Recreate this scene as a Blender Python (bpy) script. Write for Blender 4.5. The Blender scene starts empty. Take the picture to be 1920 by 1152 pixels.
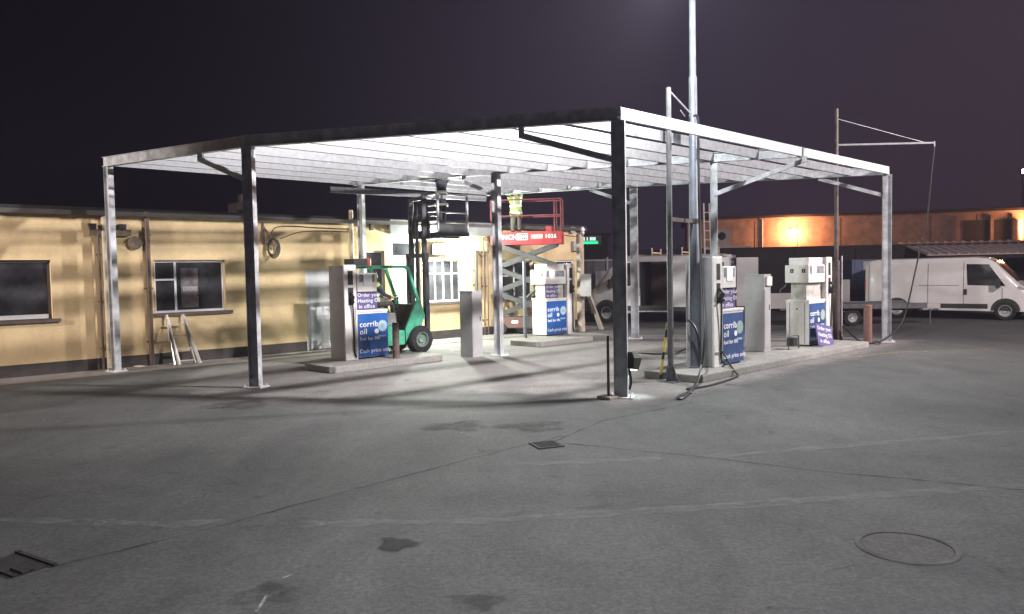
import bpy, bmesh, math, random
from mathutils import Vector, Matrix, Euler
random.seed(7)
C = bpy.context.collection
SC = bpy.context.scene
R = math.radians
PI = math.pi

# ------------------------------------------------------------------ camera
W, H, F_PX, PITCH, ROLL, EYE = 1920, 1152, 1450.0, R(2.65), R(1.05), 2.0
_f = Vector((0, math.cos(PITCH), -math.sin(PITCH)))
_r0 = Vector((1, 0, 0)); _u0 = _r0.cross(_f)
CR = math.cos(ROLL) * _r0 - math.sin(ROLL) * _u0
CU = math.sin(ROLL) * _r0 + math.cos(ROLL) * _u0
CO = Vector((0, 0, EYE))
def ray(x, y): return (x - W / 2) / F_PX * CR - (y - H / 2) / F_PX * CU + _f
def G(x, y, z=0.0):                      # survey point on the ground
    d = ray(x, y); return CO + d * ((z - EYE) / d.z)
def atY(x, y, Y):
    d = ray(x, y); return CO + d * (Y / d.y)
def zat(b, y, x):                         # height above a ground point
    d = ray(x, y); t = (b.x * d.x + b.y * d.y) / (d.x ** 2 + d.y ** 2); return EYE + t * d.z
cd = bpy.data.cameras.new('camera'); cam = bpy.data.objects.new('camera', cd); C.objects.link(cam)
cd.sensor_width = 36; cd.lens = F_PX / W * 36; cd.clip_end = 800; cd.clip_start = .05
M4 = Matrix((CR, CU, -_f)).transposed().to_4x4(); M4.translation = CO
cam.matrix_world = M4; SC.camera = cam

# ------------------------------------------------------------------ materials
def _nodes(name):
    m = bpy.data.materials.new(name); m.use_nodes = True
    nt = m.node_tree; return m, nt, nt.nodes['Principled BSDF'], nt.nodes, nt.links
def mat(name, col, rough=.6, metal=0., var=.18, scale=6., bump=0., bscale=60., spec=.5, dark=None, coat=0.):
    m, nt, b, N, L = _nodes(name)
    tc = N.new('ShaderNodeTexCoord')
    nz = N.new('ShaderNodeTexNoise'); nz.inputs['Scale'].default_value = scale; nz.inputs['Detail'].default_value = 6; nz.inputs['Roughness'].default_value = .62
    L.new(tc.outputs['Object'], nz.inputs['Vector'])
    rp = N.new('ShaderNodeValToRGB'); rp.color_ramp.elements[0].position = .32; rp.color_ramp.elements[1].position = .68
    c2 = dark or [c * (1 - var * 1.6) for c in col]
    rp.color_ramp.elements[0].color = (*c2, 1); rp.color_ramp.elements[1].color = (*[min(1, c * (1 + var * .5)) for c in col], 1)
    L.new(nz.outputs['Fac'], rp.inputs['Fac']); L.new(rp.outputs['Color'], b.inputs['Base Color'])
    b.inputs['Metallic'].default_value = metal; b.inputs['Specular IOR Level'].default_value = spec
    b.inputs['Coat Weight'].default_value = coat
    mr = N.new('ShaderNodeMapRange'); mr.inputs['To Min'].default_value = max(.03, rough - .1); mr.inputs['To Max'].default_value = min(1, rough + .12)
    L.new(nz.outputs['Fac'], mr.inputs['Value']); L.new(mr.outputs['Result'], b.inputs['Roughness'])
    if bump:
        n2 = N.new('ShaderNodeTexNoise'); n2.inputs['Scale'].default_value = bscale; n2.inputs['Detail'].default_value = 5
        L.new(tc.outputs['Object'], n2.inputs['Vector'])
        bp = N.new('ShaderNodeBump'); bp.inputs['Strength'].default_value = bump; bp.inputs['Distance'].default_value = .02
        L.new(n2.outputs['Fac'], bp.inputs['Height']); L.new(bp.outputs['Normal'], b.inputs['Normal'])
    return m
def emis(name, col, s):
    m, nt, b, N, L = _nodes(name)
    b.inputs['Base Color'].default_value = (*[c * .5 for c in col], 1)
    b.inputs['Emission Color'].default_value = (*col, 1); b.inputs['Emission Strength'].default_value = s
    return m
def glassy(name, col, rough=.06):
    m = mat(name, col, rough, 0, .3, 3., spec=.8); return m

def ground_mat(name, a, bcol, stain, grain=(.45, 1.5)):
    m, nt, b, N, L = _nodes(name)
    tc = N.new('ShaderNodeTexCoord')
    def noise(s, d=8, r=.6, dist=0., st=None):
        n = N.new('ShaderNodeTexNoise'); n.inputs['Scale'].default_value = s; n.inputs['Detail'].default_value = d
        n.inputs['Roughness'].default_value = r; n.inputs['Distortion'].default_value = dist
        if st:
            mp = N.new('ShaderNodeMapping'); mp.inputs['Scale'].default_value = st[:3]; mp.inputs['Rotation'].default_value = (0, 0, st[3])
            L.new(tc.outputs['Object'], mp.inputs['Vector']); L.new(mp.outputs['Vector'], n.inputs['Vector'])
        else: L.new(tc.outputs['Object'], n.inputs['Vector'])
        return n
    def ramp(src, p0, p1, c0, c1):
        r = N.new('ShaderNodeValToRGB'); e = r.color_ramp.elements
        e[0].position, e[1].position = p0, p1; e[0].color = (*c0, 1); e[1].color = (*c1, 1)
        L.new(src, r.inputs['Fac']); return r.outputs['Color']
    def mul(x, y, f=1.):
        mx = N.new('ShaderNodeMix'); mx.data_type = 'RGBA'; mx.blend_type = 'MULTIPLY'; mx.inputs['Factor'].default_value = f
        L.new(x, mx.inputs['A']); L.new(y, mx.inputs['B']); return mx.outputs['Result']
    base = ramp(noise(.35, 8, .6, .6).outputs['Fac'], .35, .65, a, bcol)
    patch = ramp(noise(1.3, 7, .65, .8, (1, .45, 1, R(-12))).outputs['Fac'], .3, .62, (.80, .80, .81), (1.05, 1.05, 1.04))
    sp = ramp(noise(2.3, 5, .5, 1.2).outputs['Fac'], .22, .36, stain, (1, 1, 1))
    gr = ramp(noise(24, 10, .9).outputs['Fac'], .36, .64, (grain[0],) * 3, (grain[1],) * 3)
    gr2 = ramp(noise(5, 9, .8).outputs['Fac'], .32, .68, (.84,) * 3, (1.10,) * 3)
    vo = N.new('ShaderNodeTexVoronoi'); vo.inputs['Scale'].default_value = 11; L.new(tc.outputs['Object'], vo.inputs['Vector'])
    chips = ramp(vo.outputs['Distance'], .03, .075, (3.0, 3.0, 2.95), (1, 1, 1))
    col = mul(mul(mul(mul(mul(base, patch), sp), gr), gr2), chips, .45)
    L.new(col, b.inputs['Base Color']); b.inputs['Roughness'].default_value = .82; b.inputs['Specular IOR Level'].default_value = .35
    bp = N.new('ShaderNodeBump'); bp.inputs['Strength'].default_value = .5; bp.inputs['Distance'].default_value = .012
    L.new(noise(45, 8, .75).outputs['Fac'], bp.inputs['Height'])
    L.new(bp.outputs['Normal'], b.inputs['Normal'])
    return m
def worn_mat(name, col, scale, lo, hi, stretch=(1, 1, 1), amax=.85):
    """paint or dirt with gaps worn through it"""
    m, nt, b, N, L = _nodes(name)
    tc = N.new('ShaderNodeTexCoord'); mp = N.new('ShaderNodeMapping'); mp.inputs['Scale'].default_value = stretch
    n = N.new('ShaderNodeTexNoise'); n.inputs['Scale'].default_value = scale; n.inputs['Detail'].default_value = 9; n.inputs['Roughness'].default_value = .7
    L.new(tc.outputs['Object'], mp.inputs['Vector']); L.new(mp.outputs['Vector'], n.inputs['Vector'])
    mr = N.new('ShaderNodeMapRange'); mr.inputs['From Min'].default_value = lo; mr.inputs['From Max'].default_value = hi; mr.inputs['To Max'].default_value = amax
    L.new(n.outputs['Fac'], mr.inputs['Value']); L.new(mr.outputs['Result'], b.inputs['Alpha'])
    b.inputs['Base Color'].default_value = (*col, 1); b.inputs['Roughness'].default_value = .85
    return m

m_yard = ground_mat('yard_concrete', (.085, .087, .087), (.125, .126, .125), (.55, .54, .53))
m_fore = ground_mat('forecourt_concrete_lit', (.175, .165, .16), (.235, .222, .217), (.42, .41, .40))  # paler slab; brightness under the canopy is partly put into this tone
m_pave = ground_mat('pavement_concrete', (.21, .19, .185), (.28, .25, .24), (.6, .58, .57))
m_kerb = ground_mat('island_concrete', (.26, .25, .235), (.36, .345, .33), (.5, .48, .46))
m_galv = mat('galvanised_steel', (.19, .195, .21), .5, .2, .22, 9., .05, 40)
m_eave = mat('galvanised_steel_lit', (.52, .53, .55), .45, .25, .12, 6., .05, 40)  # same galvanised steel; the eave's lit look is put into a paler colour
m_galv2 = mat('galvanised_column', (.56, .57, .60), .5, .25, .3, 4., .06, 40)
m_plate = mat('zinc_plate', (.8, .8, .82), .45, .2, .1, 10)
m_wall = mat('cream_render', (.70, .53, .305), .88, 0, .10, 1.6, .45, 45)
def add_stains(m, k=.8, sc=(1.3, 1.3, .22)):
    nt = m.node_tree; N = nt.nodes; L = nt.links; b = N['Principled BSDF']; src = b.inputs['Base Color'].links[0].from_socket
    tc = N.new('ShaderNodeTexCoord'); mp = N.new('ShaderNodeMapping'); mp.inputs['Scale'].default_value = sc; L.new(tc.outputs['Object'], mp.inputs['Vector'])
    n = N.new('ShaderNodeTexNoise'); n.inputs['Scale'].default_value = 2.2; n.inputs['Detail'].default_value = 9; n.inputs['Roughness'].default_value = .68; L.new(mp.outputs['Vector'], n.inputs['Vector'])
    r = N.new('ShaderNodeValToRGB'); r.color_ramp.elements[0].position = .36; r.color_ramp.elements[1].position = .52
    r.color_ramp.elements[0].color = (k * .96, k * .95, k * .95, 1); r.color_ramp.elements[1].color = (1, 1, 1, 1); L.new(n.outputs['Fac'], r.inputs['Fac'])
    x = N.new('ShaderNodeMix'); x.data_type = 'RGBA'; x.blend_type = 'MULTIPLY'; x.inputs['Factor'].default_value = 1; L.new(src, x.inputs['A']); L.new(r.outputs['Color'], x.inputs['B']); L.new(x.outputs['Result'], b.inputs['Base Color'])
add_stains(m_wall, .90, (.9, .9, .6))
m_plinth = mat('dark_plinth_paint', (.05, .042, .04), .8, 0, .25, 4, .2, 40)
m_roof = mat('dark_roof_felt', (.03, .028, .03), .9, 0, .3, 3)
m_gutter = mat('gutter_plastic', (.06, .05, .045), .5, 0, .2, 4)
m_brownpipe = mat('brown_downpipe', (.09, .055, .04), .5, 0, .25, 5)
m_palepipe = mat('cream_pipe', (.5, .42, .3), .55, 0, .2, 5)
m_glass = mat('dark_window_glass', (.06, .06, .068), .05, 0, .3, 1.6, spec=.8, dark=(.012, .012, .016))
m_vglass = glassy('tinted_vehicle_glass', (.018, .017, .018), .08)
m_white = mat('white_frame_paint', (.74, .73, .74), .45, 0, .07, 5)
m_sill = mat('sill_stone', (.10, .075, .07), .8, 0, .25, 8, .2)
m_doorw = mat('white_door_panel', (.76, .75, .78), .5, 0, .08, 3)
m_doorg = mat('grey_door_panel', (.56, .57, .60), .5, 0, .12, 3)
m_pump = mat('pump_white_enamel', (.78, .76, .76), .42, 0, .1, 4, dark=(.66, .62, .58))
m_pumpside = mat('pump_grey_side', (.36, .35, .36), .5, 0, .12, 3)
m_pumpneck = mat('grimy_pump_neck', (.56, .54, .5), .55, 0, .3, 5)
m_blue = mat('blue_fuel_panel', (.022, .115, .40), .35, 0, .15, 3)
m_bluefade = mat('dusty_blue_panel', (.035, .085, .24), .5, 0, .25, 3)
m_purple = mat('purple_notice', (.13, .105, .27), .5, 0, .15, 4)
m_text = mat('white_lettering', (.85, .85, .87), .5, 0, .04, 6)
m_logo = mat('logo_pale_blue', (.42, .60, .78), .5, 0, .06, 6)
m_logo2 = mat('logo_green_grey', (.34, .45, .42), .5, 0, .06, 6)
m_black = mat('black_rubber', (.018, .018, .019), .6, 0, .3, 8)
m_darksteel = mat('dark_steel', (.06, .062, .068), .5, .3, .25, 6)
m_greycab = mat('grey_cabinet_paint', (.40, .39, .395), .5, 0, .12, 2.5)
m_conc = mat('post_concrete', (.42, .35, .30), .85, 0, .2, 8, .2)
m_rust = mat('rusty_red_bollard', (.20, .105, .09), .8, 0, .35, 9, .3, 50, dark=(.16, .08, .065))
m_rustb = mat('brown_rusted_tube', (.17, .115, .10), .75, .1, .35, 9, .2, 50)
m_pole = mat('grey_painted_pole', (.14, .152, .185), .5, .1, .2, 5)
m_mast = mat('grey_mast_tube', (.15, .15, .16), .5, .2, .25, 6)
m_mast2 = mat('brown_mast_tube', (.11, .08, .075), .6, .2, .35, 6)
m_yellow = mat('yellow_paint_worn', (.62, .47, .10), .6, 0, .3, 9)
m_green = mat('green_forklift_paint', (.085, .46, .29), .5, 0, .16, 5, dark=(.05, .30, .19))
add_stains(m_green, .75, (3, 3, 1.5))
m_greyfk = mat('grey_engine_cover', (.42, .42, .42), .5, 0, .15, 4)
m_redpaint = mat('red_lift_paint', (.34, .032, .038), .5, 0, .2, 3)
m_redpale = mat('faded_red_rail', (.15, .03, .04), .55, 0, .2, 5)
m_scis = mat('grey_scissor_arm', (.06, .06, .064), .55, .2, .25, 5)
m_tyre = mat('tyre_rubber', (.022, .022, .022), .85, 0, .3, 12, .2)
m_rimg = mat('grey_green_rim', (.22, .29, .25), .5, .3, .2, 8)
m_rims = mat('silver_rim', (.5, .5, .52), .4, .5, .15, 8)
m_van = mat('white_van_paint', (.72, .68, .69), .33, 0, .05, 1.5, coat=.4)
m_van2 = mat('dull_white_van_paint', (.64, .64, .66), .4, 0, .1, 1.5, coat=.2)
m_ply = mat('brown_ply_lining', (.20, .105, .08), .8, 0, .25, 3)
m_trim = mat('black_plastic_trim', (.03, .03, .032), .6, 0, .2, 6)
m_alu = mat('aluminium', (.62, .60, .57), .4, .4, .12, 8)
m_bluebox = mat('blue_container_paint', (.10, .13, .24), .55, 0, .2, 3)
m_bluedk = mat('dark_blue_base', (.02, .024, .045), .6, 0, .25, 3)
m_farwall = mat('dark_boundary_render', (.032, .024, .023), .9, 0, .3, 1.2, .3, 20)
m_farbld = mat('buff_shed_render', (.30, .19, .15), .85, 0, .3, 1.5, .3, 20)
m_corr = mat('corrugated_sheet', (.46, .36, .34), .6, .1, .15, 4)
m_fence = mat('grey_palisade', (.15, .155, .17), .6, .2, .2, 5)
m_skin = mat('skin', (.46, .29, .21), .6, 0, .08, 12)
m_hair = mat('dark_hair', (.03, .022, .018), .7, 0, .2, 30)
m_trous = mat('olive_work_trousers', (.115, .105, .085), .9, 0, .3, 14, .2, 60)
m_navy = mat('navy_work_clothes', (.05, .053, .07), .9, 0, .3, 14, .2, 60)
m_hiviz = mat('hi_viz_fabric', (.36, .52, .16), .8, 0, .15, 14, .2, 60)
m_reflect = mat('reflective_tape', (.86, .90, .90), .35, 0, .05, 10)
m_boot = mat('boot_leather', (.03, .025, .02), .7, 0, .2, 14)
m_cable = mat('black_cable', (.02, .018, .018), .6, 0, .2, 10)
m_hose = mat('black_fuel_hose', (.022, .022, .024), .45, 0, .2, 10)
m_crack = mat('crack_dirt', (.045, .045, .045), .95, 0, .3, 20)  # dark dirt tone for ground cracks
m_iron = mat('cast_iron', (.055, .052, .05), .7, .4, .35, 24, .5, 40)
m_timber = mat('weathered_timber', (.17, .135, .10), .85, 0, .3, 9, .2)
m_redlens = emis('red_beacon_lens', (.75, .10, .06), .25)
m_paper = mat('white_paper', (.88, .88, .88), .7, 0, .04, 6)

# ------------------------------------------------------------------ mesh helpers
class MB:
    def __init__(s): s.bm = bmesh.new()
    def box(s, c, d, rz=0., M=None):
        x, y, z = d[0] / 2, d[1] / 2, d[2] / 2
        T = M or (Matrix.Translation(Vector(c)) @ Matrix.Rotation(rz, 4, 'Z'))
        v = [s.bm.verts.new(T @ Vector((a * x, b * y, e * z))) for a in (-1, 1) for b in (-1, 1) for e in (-1, 1)]
        for f in ((0, 1, 3, 2), (4, 6, 7, 5), (0, 4, 5, 1), (2, 3, 7, 6), (0, 2, 6, 4), (1, 5, 7, 3)):
            s.bm.faces.new([v[i] for i in f])
        return s
    def bx(s, x0, x1, y0, y1, z0, z1): return s.box(((x0 + x1) / 2, (y0 + y1) / 2, (z0 + z1) / 2), (abs(x1 - x0), abs(y1 - y0), abs(z1 - z0)))
    def _basis(s, d, up):
        d = d.normalized(); up = Vector(up)
        if abs(d.dot(up)) > .98: up = Vector((1, 0, 0)) if abs(d.x) < .9 else Vector((0, 1, 0))
        a = d.cross(up).normalized(); return d, a, a.cross(d).normalized()
    def bar(s, p, q, w, h, up=(0, 0, 1)):
        p, q = Vector(p), Vector(q); d, a, b = s._basis(q - p, up)
        M = Matrix((a, d, b)).transposed().to_4x4(); M.translation = (p + q) / 2
        return s.box(None, (w, (q - p).length, h), M=M)
    def loft(s, rings, closed=True, caps=True):
        rv = [[s.bm.verts.new(Vector(p)) for p in r] for r in rings]; n = len(rv[0])
        for i in range(len(rv) - 1):
            for j in range(n if closed else n - 1):
                k = (j + 1) % n
                s.bm.faces.new((rv[i][j], rv[i][k], rv[i + 1][k], rv[i + 1][j]))
        if caps and closed:
            s.bm.faces.new(rv[0][::-1]); s.bm.faces.new(rv[-1])
        return s
    def cyl(s, p, q, r, r2=None, n=16, caps=True):
        p, q = Vector(p), Vector(q); d, a, b = s._basis(q - p, (0, 0, 1)); r2 = r if r2 is None else r2
        ring = lambda c, rr: [c + (a * math.cos(2 * PI * i / n) + b * math.sin(2 * PI * i / n)) * rr for i in range(n)]
        return s.loft([ring(p, r), ring(q, r2)], True, caps)
    def tube(s, pts, r, n=8, smooth=0):
        P = [Vector(p) for p in pts]
        for _ in range(smooth):
            Q = [P[0]]
            for i in range(len(P) - 1): Q += [P[i].lerp(P[i + 1], .25), P[i].lerp(P[i + 1], .75)]
            P = Q + [P[-1]]
        rings = []
        d, a, b = s._basis(P[1] - P[0], (0, 0, 1))
        for i, p in enumerate(P):
            t = (P[min(i + 1, len(P) - 1)] - P[max(i - 1, 0)]).normalized()
            a = (a - t * a.dot(t)).normalized(); b = t.cross(a)
            rings.append([p + (a * math.cos(2 * PI * j / n) + b * math.sin(2 * PI * j / n)) * r for j in range(n)])
        return s.loft(rings)
    def prism(s, poly, off, axis='y'):
        """poly in 2D, extruded by off=(lo,hi) along axis; 2D = the other two axes in order"""
        def P(a, b, t): return {'y': (a, t, b), 'x': (t, a, b), 'z': (a, b, t)}[axis]
        return s.loft([[P(a, b, off[0]) for a, b in poly], [P(a, b, off[1]) for a, b in poly]])
    def ellip(s, c, r, n=14, m=9):
        c = Vector(c); rings = []
        for i in range(1, m):
            t = PI * i / m
            rings.append([c + Vector((r[0] * math.sin(t) * math.cos(2 * PI * j / n), r[1] * math.sin(t) * math.sin(2 * PI * j / n), r[2] * math.cos(t))) for j in range(n)])
        return s.loft(rings)
    def lathe(s, prof, c=(0, 0, 0), axis='z', n=24, ring=False):
        rings = []
        if ring: prof = list(prof) + [prof[0]]
        for r, z in prof:
            rg = []
            for j in range(n):
                a = 2 * PI * j / n; x, y = r * math.cos(a), r * math.sin(a)
                rg.append(Vector(c) + Vector({'z': (x, y, z), 'y': (x, z, y), 'x': (z, x, y)}[axis]))
            rings.append(rg)
        return s.loft(rings, True, not ring)
    def build(s, name, m, parent=None, smooth=False, bevel=0.):
        bmesh.ops.recalc_face_normals(s.bm, faces=s.bm.faces[:])
        if bevel:
            es = [e for e in s.bm.edges if len(e.link_faces) == 2 and e.calc_face_angle(0) > .6]
            bmesh.ops.bevel(s.bm, geom=es, offset=bevel, segments=2, profile=.6, affect='EDGES')
        me = bpy.data.meshes.new(name); s.bm.to_mesh(me); s.bm.free()
        me.materials.append(m)
        if smooth:
            for p in me.polygons: p.use_smooth = True
            try: me.set_sharp_from_angle(angle=R(38))
            except Exception: pass
        o = bpy.data.objects.new(name, me); C.objects.link(o)
        if parent: o.parent = parent
        return o
def tag(o, label=None, cat=None, group=None, kind=None):
    if label: o['label'] = label
    if cat: o['category'] = cat
    if group: o['group'] = group
    if kind: o['kind'] = kind
    return o
def thing(name, label, cat, loc=(0, 0, 0), rz=0., group=None):
    o = bpy.data.objects.new(name, None); C.objects.link(o)
    o.location = loc; o.rotation_euler = (0, 0, rz); o.empty_display_size = .2
    return tag(o, label, cat, group)
def struct(o): o['kind'] = 'structure'; return o
def lettering(name, lines, m, parent, M, extrude=.0015, bold=.0):
    """lines: (text, size, x, y, align); mesh lettering laid on the local plane given by matrix M"""
    bm = bmesh.new()
    for txt, size, x, y, al in lines:
        cu = bpy.data.curves.new('t', 'FONT'); cu.body = txt; cu.size = size; cu.align_x = al; cu.extrude = extrude; cu.offset = bold * size
        cu.resolution_u = 3; cu.space_character = 1.1
        ob = bpy.data.objects.new('t', cu); C.objects.link(ob)
        me = ob.to_mesh(); me = me.copy(); ob.to_mesh_clear()
        me.transform(Matrix.Translation((x, y, 0))); bm.from_mesh(me)
        bpy.data.objects.remove(ob); bpy.data.curves.remove(cu); bpy.data.meshes.remove(me)
    bm.transform(M)
    me = bpy.data.meshes.new(name); bm.to_mesh(me); bm.free(); me.materials.append(m)
    o = bpy.data.objects.new(name, me); C.objects.link(o); o.parent = parent
    return o
def face_m(x, y, z):      # text plane on a local face whose normal is -y
    return Matrix.Translation((x, y, z)) @ Matrix.Rotation(PI / 2, 4, 'X')
def face_x(x, y, z, yaw): # vertical text plane, normal turned by yaw from -y
    return Matrix.Translation((x, y, z)) @ Matrix.Rotation(yaw, 4, 'Z') @ Matrix.Rotation(PI / 2, 4, 'X')
def L2(v): return Vector((v[0], v[1], 0))
def copy_tree(o, parent=None):
    c = o.copy(); C.objects.link(c)
    if parent: c.parent = parent
    for ch in list(o.children): copy_tree(ch, c)
    return c

# ------------------------------------------------------------------ surveyed points
A, B, CC, D = G(1165, 746), G(480, 727), G(219, 697), G(1662, 642)
E_, F_ = G(936, 667), G(1191, 636)
AD = D - A; U = AD.normalized(); YAW = math.atan2(U.y, U.x); V = Vector((-U.y, U.x, 0))
W0, W1 = G(0, 711), G(1095, 612)
WD = (W1 - W0).normalized(); WYAW = math.atan2(WD.y, WD.x); WN = Vector((WD.y, -WD.x, 0))
def WP(px, py):           # pixel on the facade -> (s along wall, z)
    d = ray(px, py); t = (W0 - CO).dot(WN) / d.dot(WN); p = CO + d * t
    return (p - W0).dot(WD), p.z

# ------------------------------------------------------------------ ground
def sheet(name, poly, z, m, label=None):
    bm = bmesh.new(); bm.faces.new([bm.verts.new((p[0], p[1], z)) for p in poly])
    bmesh.ops.recalc_face_normals(bm, faces=bm.faces[:])
    if bm.faces and list(bm.faces)[0].normal.z < 0: bmesh.ops.reverse_faces(bm, faces=bm.faces[:])
    me = bpy.data.meshes.new(name); bm.to_mesh(me); bm.free(); me.materials.append(m)
    o = bpy.data.objects.new(name, me); C.objects.link(o); o['kind'] = 'structure'
    return o
sheet('ground', [(-60, -25), (75, -25), (75, 95), (-60, 95)], 0, m_yard)
sheet('pavement', [W0 - WD * 14 + WN * 1.15, W1 + WD * .2 + WN * 1.15, W1 + WD * .2 - WN * .05, W0 - WD * 14 - WN * .05], .006, m_pave)
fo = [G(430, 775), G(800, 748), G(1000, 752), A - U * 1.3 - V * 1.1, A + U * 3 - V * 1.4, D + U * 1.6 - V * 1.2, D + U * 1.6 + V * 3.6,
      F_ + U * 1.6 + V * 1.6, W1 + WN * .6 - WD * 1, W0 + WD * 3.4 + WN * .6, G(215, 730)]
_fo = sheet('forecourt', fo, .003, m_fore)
def soft(o, inset, z):
    me = o.data; bm = bmesh.new(); bm.from_mesh(me)
    bmesh.ops.inset_region(bm, faces=bm.faces[:], thickness=inset, use_even_offset=True, use_boundary=True)
    ly = bm.verts.layers.float.new('fade')
    for v in bm.verts: v[ly] = 0. if v.is_boundary else 1.
    bmesh.ops.triangulate(bm, faces=bm.faces[:]); bm.to_mesh(me); bm.free(); return o
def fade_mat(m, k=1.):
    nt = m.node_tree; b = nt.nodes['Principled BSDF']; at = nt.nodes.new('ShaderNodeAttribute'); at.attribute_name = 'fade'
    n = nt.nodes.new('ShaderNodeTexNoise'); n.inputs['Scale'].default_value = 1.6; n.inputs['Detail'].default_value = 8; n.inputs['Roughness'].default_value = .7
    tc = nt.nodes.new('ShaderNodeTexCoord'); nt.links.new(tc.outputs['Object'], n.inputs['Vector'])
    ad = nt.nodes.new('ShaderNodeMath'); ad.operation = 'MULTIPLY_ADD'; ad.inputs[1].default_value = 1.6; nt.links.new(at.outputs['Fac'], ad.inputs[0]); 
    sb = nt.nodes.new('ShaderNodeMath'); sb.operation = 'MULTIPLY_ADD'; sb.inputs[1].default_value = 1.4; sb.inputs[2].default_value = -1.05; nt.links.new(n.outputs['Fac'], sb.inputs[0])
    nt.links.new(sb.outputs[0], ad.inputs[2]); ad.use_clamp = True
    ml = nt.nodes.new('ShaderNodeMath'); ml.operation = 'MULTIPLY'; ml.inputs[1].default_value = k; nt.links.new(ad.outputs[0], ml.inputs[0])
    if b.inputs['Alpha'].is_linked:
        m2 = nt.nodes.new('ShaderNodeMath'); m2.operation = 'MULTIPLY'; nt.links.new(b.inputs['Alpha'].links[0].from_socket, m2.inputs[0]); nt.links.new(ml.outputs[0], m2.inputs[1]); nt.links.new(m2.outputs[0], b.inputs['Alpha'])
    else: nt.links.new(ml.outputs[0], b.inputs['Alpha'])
def strip(name, pts, w, z, m, jitter=0., taper=False):
    P = [Vector((p[0], p[1], 0)) for p in pts]
    Q = []
    for i in range(len(P) - 1):
        n = max(2, int((P[i + 1] - P[i]).length / .12))
        Q += [P[i].lerp(P[i + 1], k / n) for k in range(n)]
    Q.append(P[-1])
    bm = bmesh.new(); prev = None
    off = 0
    for i, p in enumerate(Q):
        t = (Q[min(i + 1, len(Q) - 1)] - Q[max(i - 1, 0)]).normalized(); nn = Vector((-t.y, t.x, 0))
        off = off * .8 + random.uniform(-jitter, jitter); ww = w * (1 + random.uniform(-.45, .45) * (1 if jitter else 0))
        a = bm.verts.new((*(p + nn * (off + ww / 2)).xy, z)); b = bm.verts.new((*(p + nn * (off - ww / 2)).xy, z))
        if prev: bm.faces.new((prev[0], prev[1], b, a))
        prev = (a, b)
    bmesh.ops.recalc_face_normals(bm, faces=bm.faces[:])
    me = bpy.data.meshes.new(name); bm.to_mesh(me); bm.free(); me.materials.append(m)
    o = bpy.data.objects.new(name, me); C.objects.link(o); o['kind'] = 'structure'; return o
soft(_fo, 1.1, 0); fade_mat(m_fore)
m_line = worn_mat('worn_white_line', (.28, .28, .28), 6, .36, .80, (1, 1, 1), .62)
m_liney = worn_mat('worn_yellow_line', (.50, .40, .14), 8, .42, .7)
m_dirt = worn_mat('ground_grime', (.05, .048, .047), 3.5, .36, .62)
m_crk = worn_mat('ground_crack', (.04, .04, .041), 3, .32, .62, amax=.75)
for pts in ([(0, 975), (330, 985), (420, 978)], [(960, 975), (1400, 948), (1700, 925), (1920, 912)], [(560, 985), (960, 976)],
            [(1330, 858), (1640, 832), (1920, 810)], [(960, 872), (1240, 862)]):
    strip('road_marking', [G(*p) for p in pts], .15, .005, m_line, .004)
strip('road_marking', [G(1580, 672), G(1700, 660), G(1860, 657)], .10, .007, m_liney)
for pts in ([(90, 1066), (230, 1033), (420, 985), (560, 945), (760, 892), (960, 840), (1060, 818)],
            [(1060, 832), (1300, 855), (1560, 885), (1920, 920)], [(1020, 836), (1130, 790), (1300, 755)]):
    strip('ground_crack', [G(*p) for p in pts], .022, .0045, m_crk, .012)
strip('ground_crack', [G(1480, 725), G(1570, 731)], .02, .0075, m_crk, .01)
def blob(name, c, rx, ry, z, m, n=26):
    bm = bmesh.new(); ly = bm.verts.layers.float.new('fade'); a0 = random.uniform(0, 6)
    rings = []
    ks = [1 + .20 * math.sin(3 * 2 * PI * i / n + a0) + .12 * math.sin(5 * 2 * PI * i / n + 2 * a0) + random.uniform(-.08, .08) for i in range(n)]
    for f, fd in ((.25, 1.), (.62, .95), (1., 0.)):
        r_ = []
        for i in range(n):
            a = 2 * PI * i / n; v = bm.verts.new((c.x + rx * ks[i] * f * math.cos(a), c.y + ry * ks[i] * f * math.sin(a), z)); v[ly] = fd; r_.append(v)
        rings.append(r_)
    bm.faces.new(rings[0])
    for r0, r1 in zip(rings, rings[1:]):
        for i in range(n): bm.faces.new((r0[i], r1[i], r1[(i + 1) % n], r0[(i + 1) % n]))
    me = bpy.data.meshes.new(name); bm.to_mesh(me); bm.free(); me.materials.append(m)
    o = bpy.data.objects.new(name, me); C.objects.link(o); o['kind'] = 'structure'; return o
m_oil = worn_mat('oil_stain', (.035, .03, .032), 6, .30, .5)
fade_mat(m_oil); fade_mat(m_dirt, .7)
blob('oil_stain', G(745, 1021), .17, .17, .005, m_oil)
for p, s in (((895, 1130), .2), ((500, 1115), .25), ((1000, 800), .5), ((450, 760), .6), ((860, 800), .5), ((1390, 690), .35), ((600, 690), .5)):
    blob('ground_grime', G(*p), s, s * .8, .0052, m_dirt)
m_chalk = worn_mat('pale_scuff', (.38, .38, .38), 14, .35, .6)
for a, b in (((480, 1150), (500, 1118)), ((530, 1086), (548, 1078)), ((865, 812), (880, 820))):
    strip('ground_scuff', [G(*a), G(*b)], .02, .0055, m_chalk)

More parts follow.
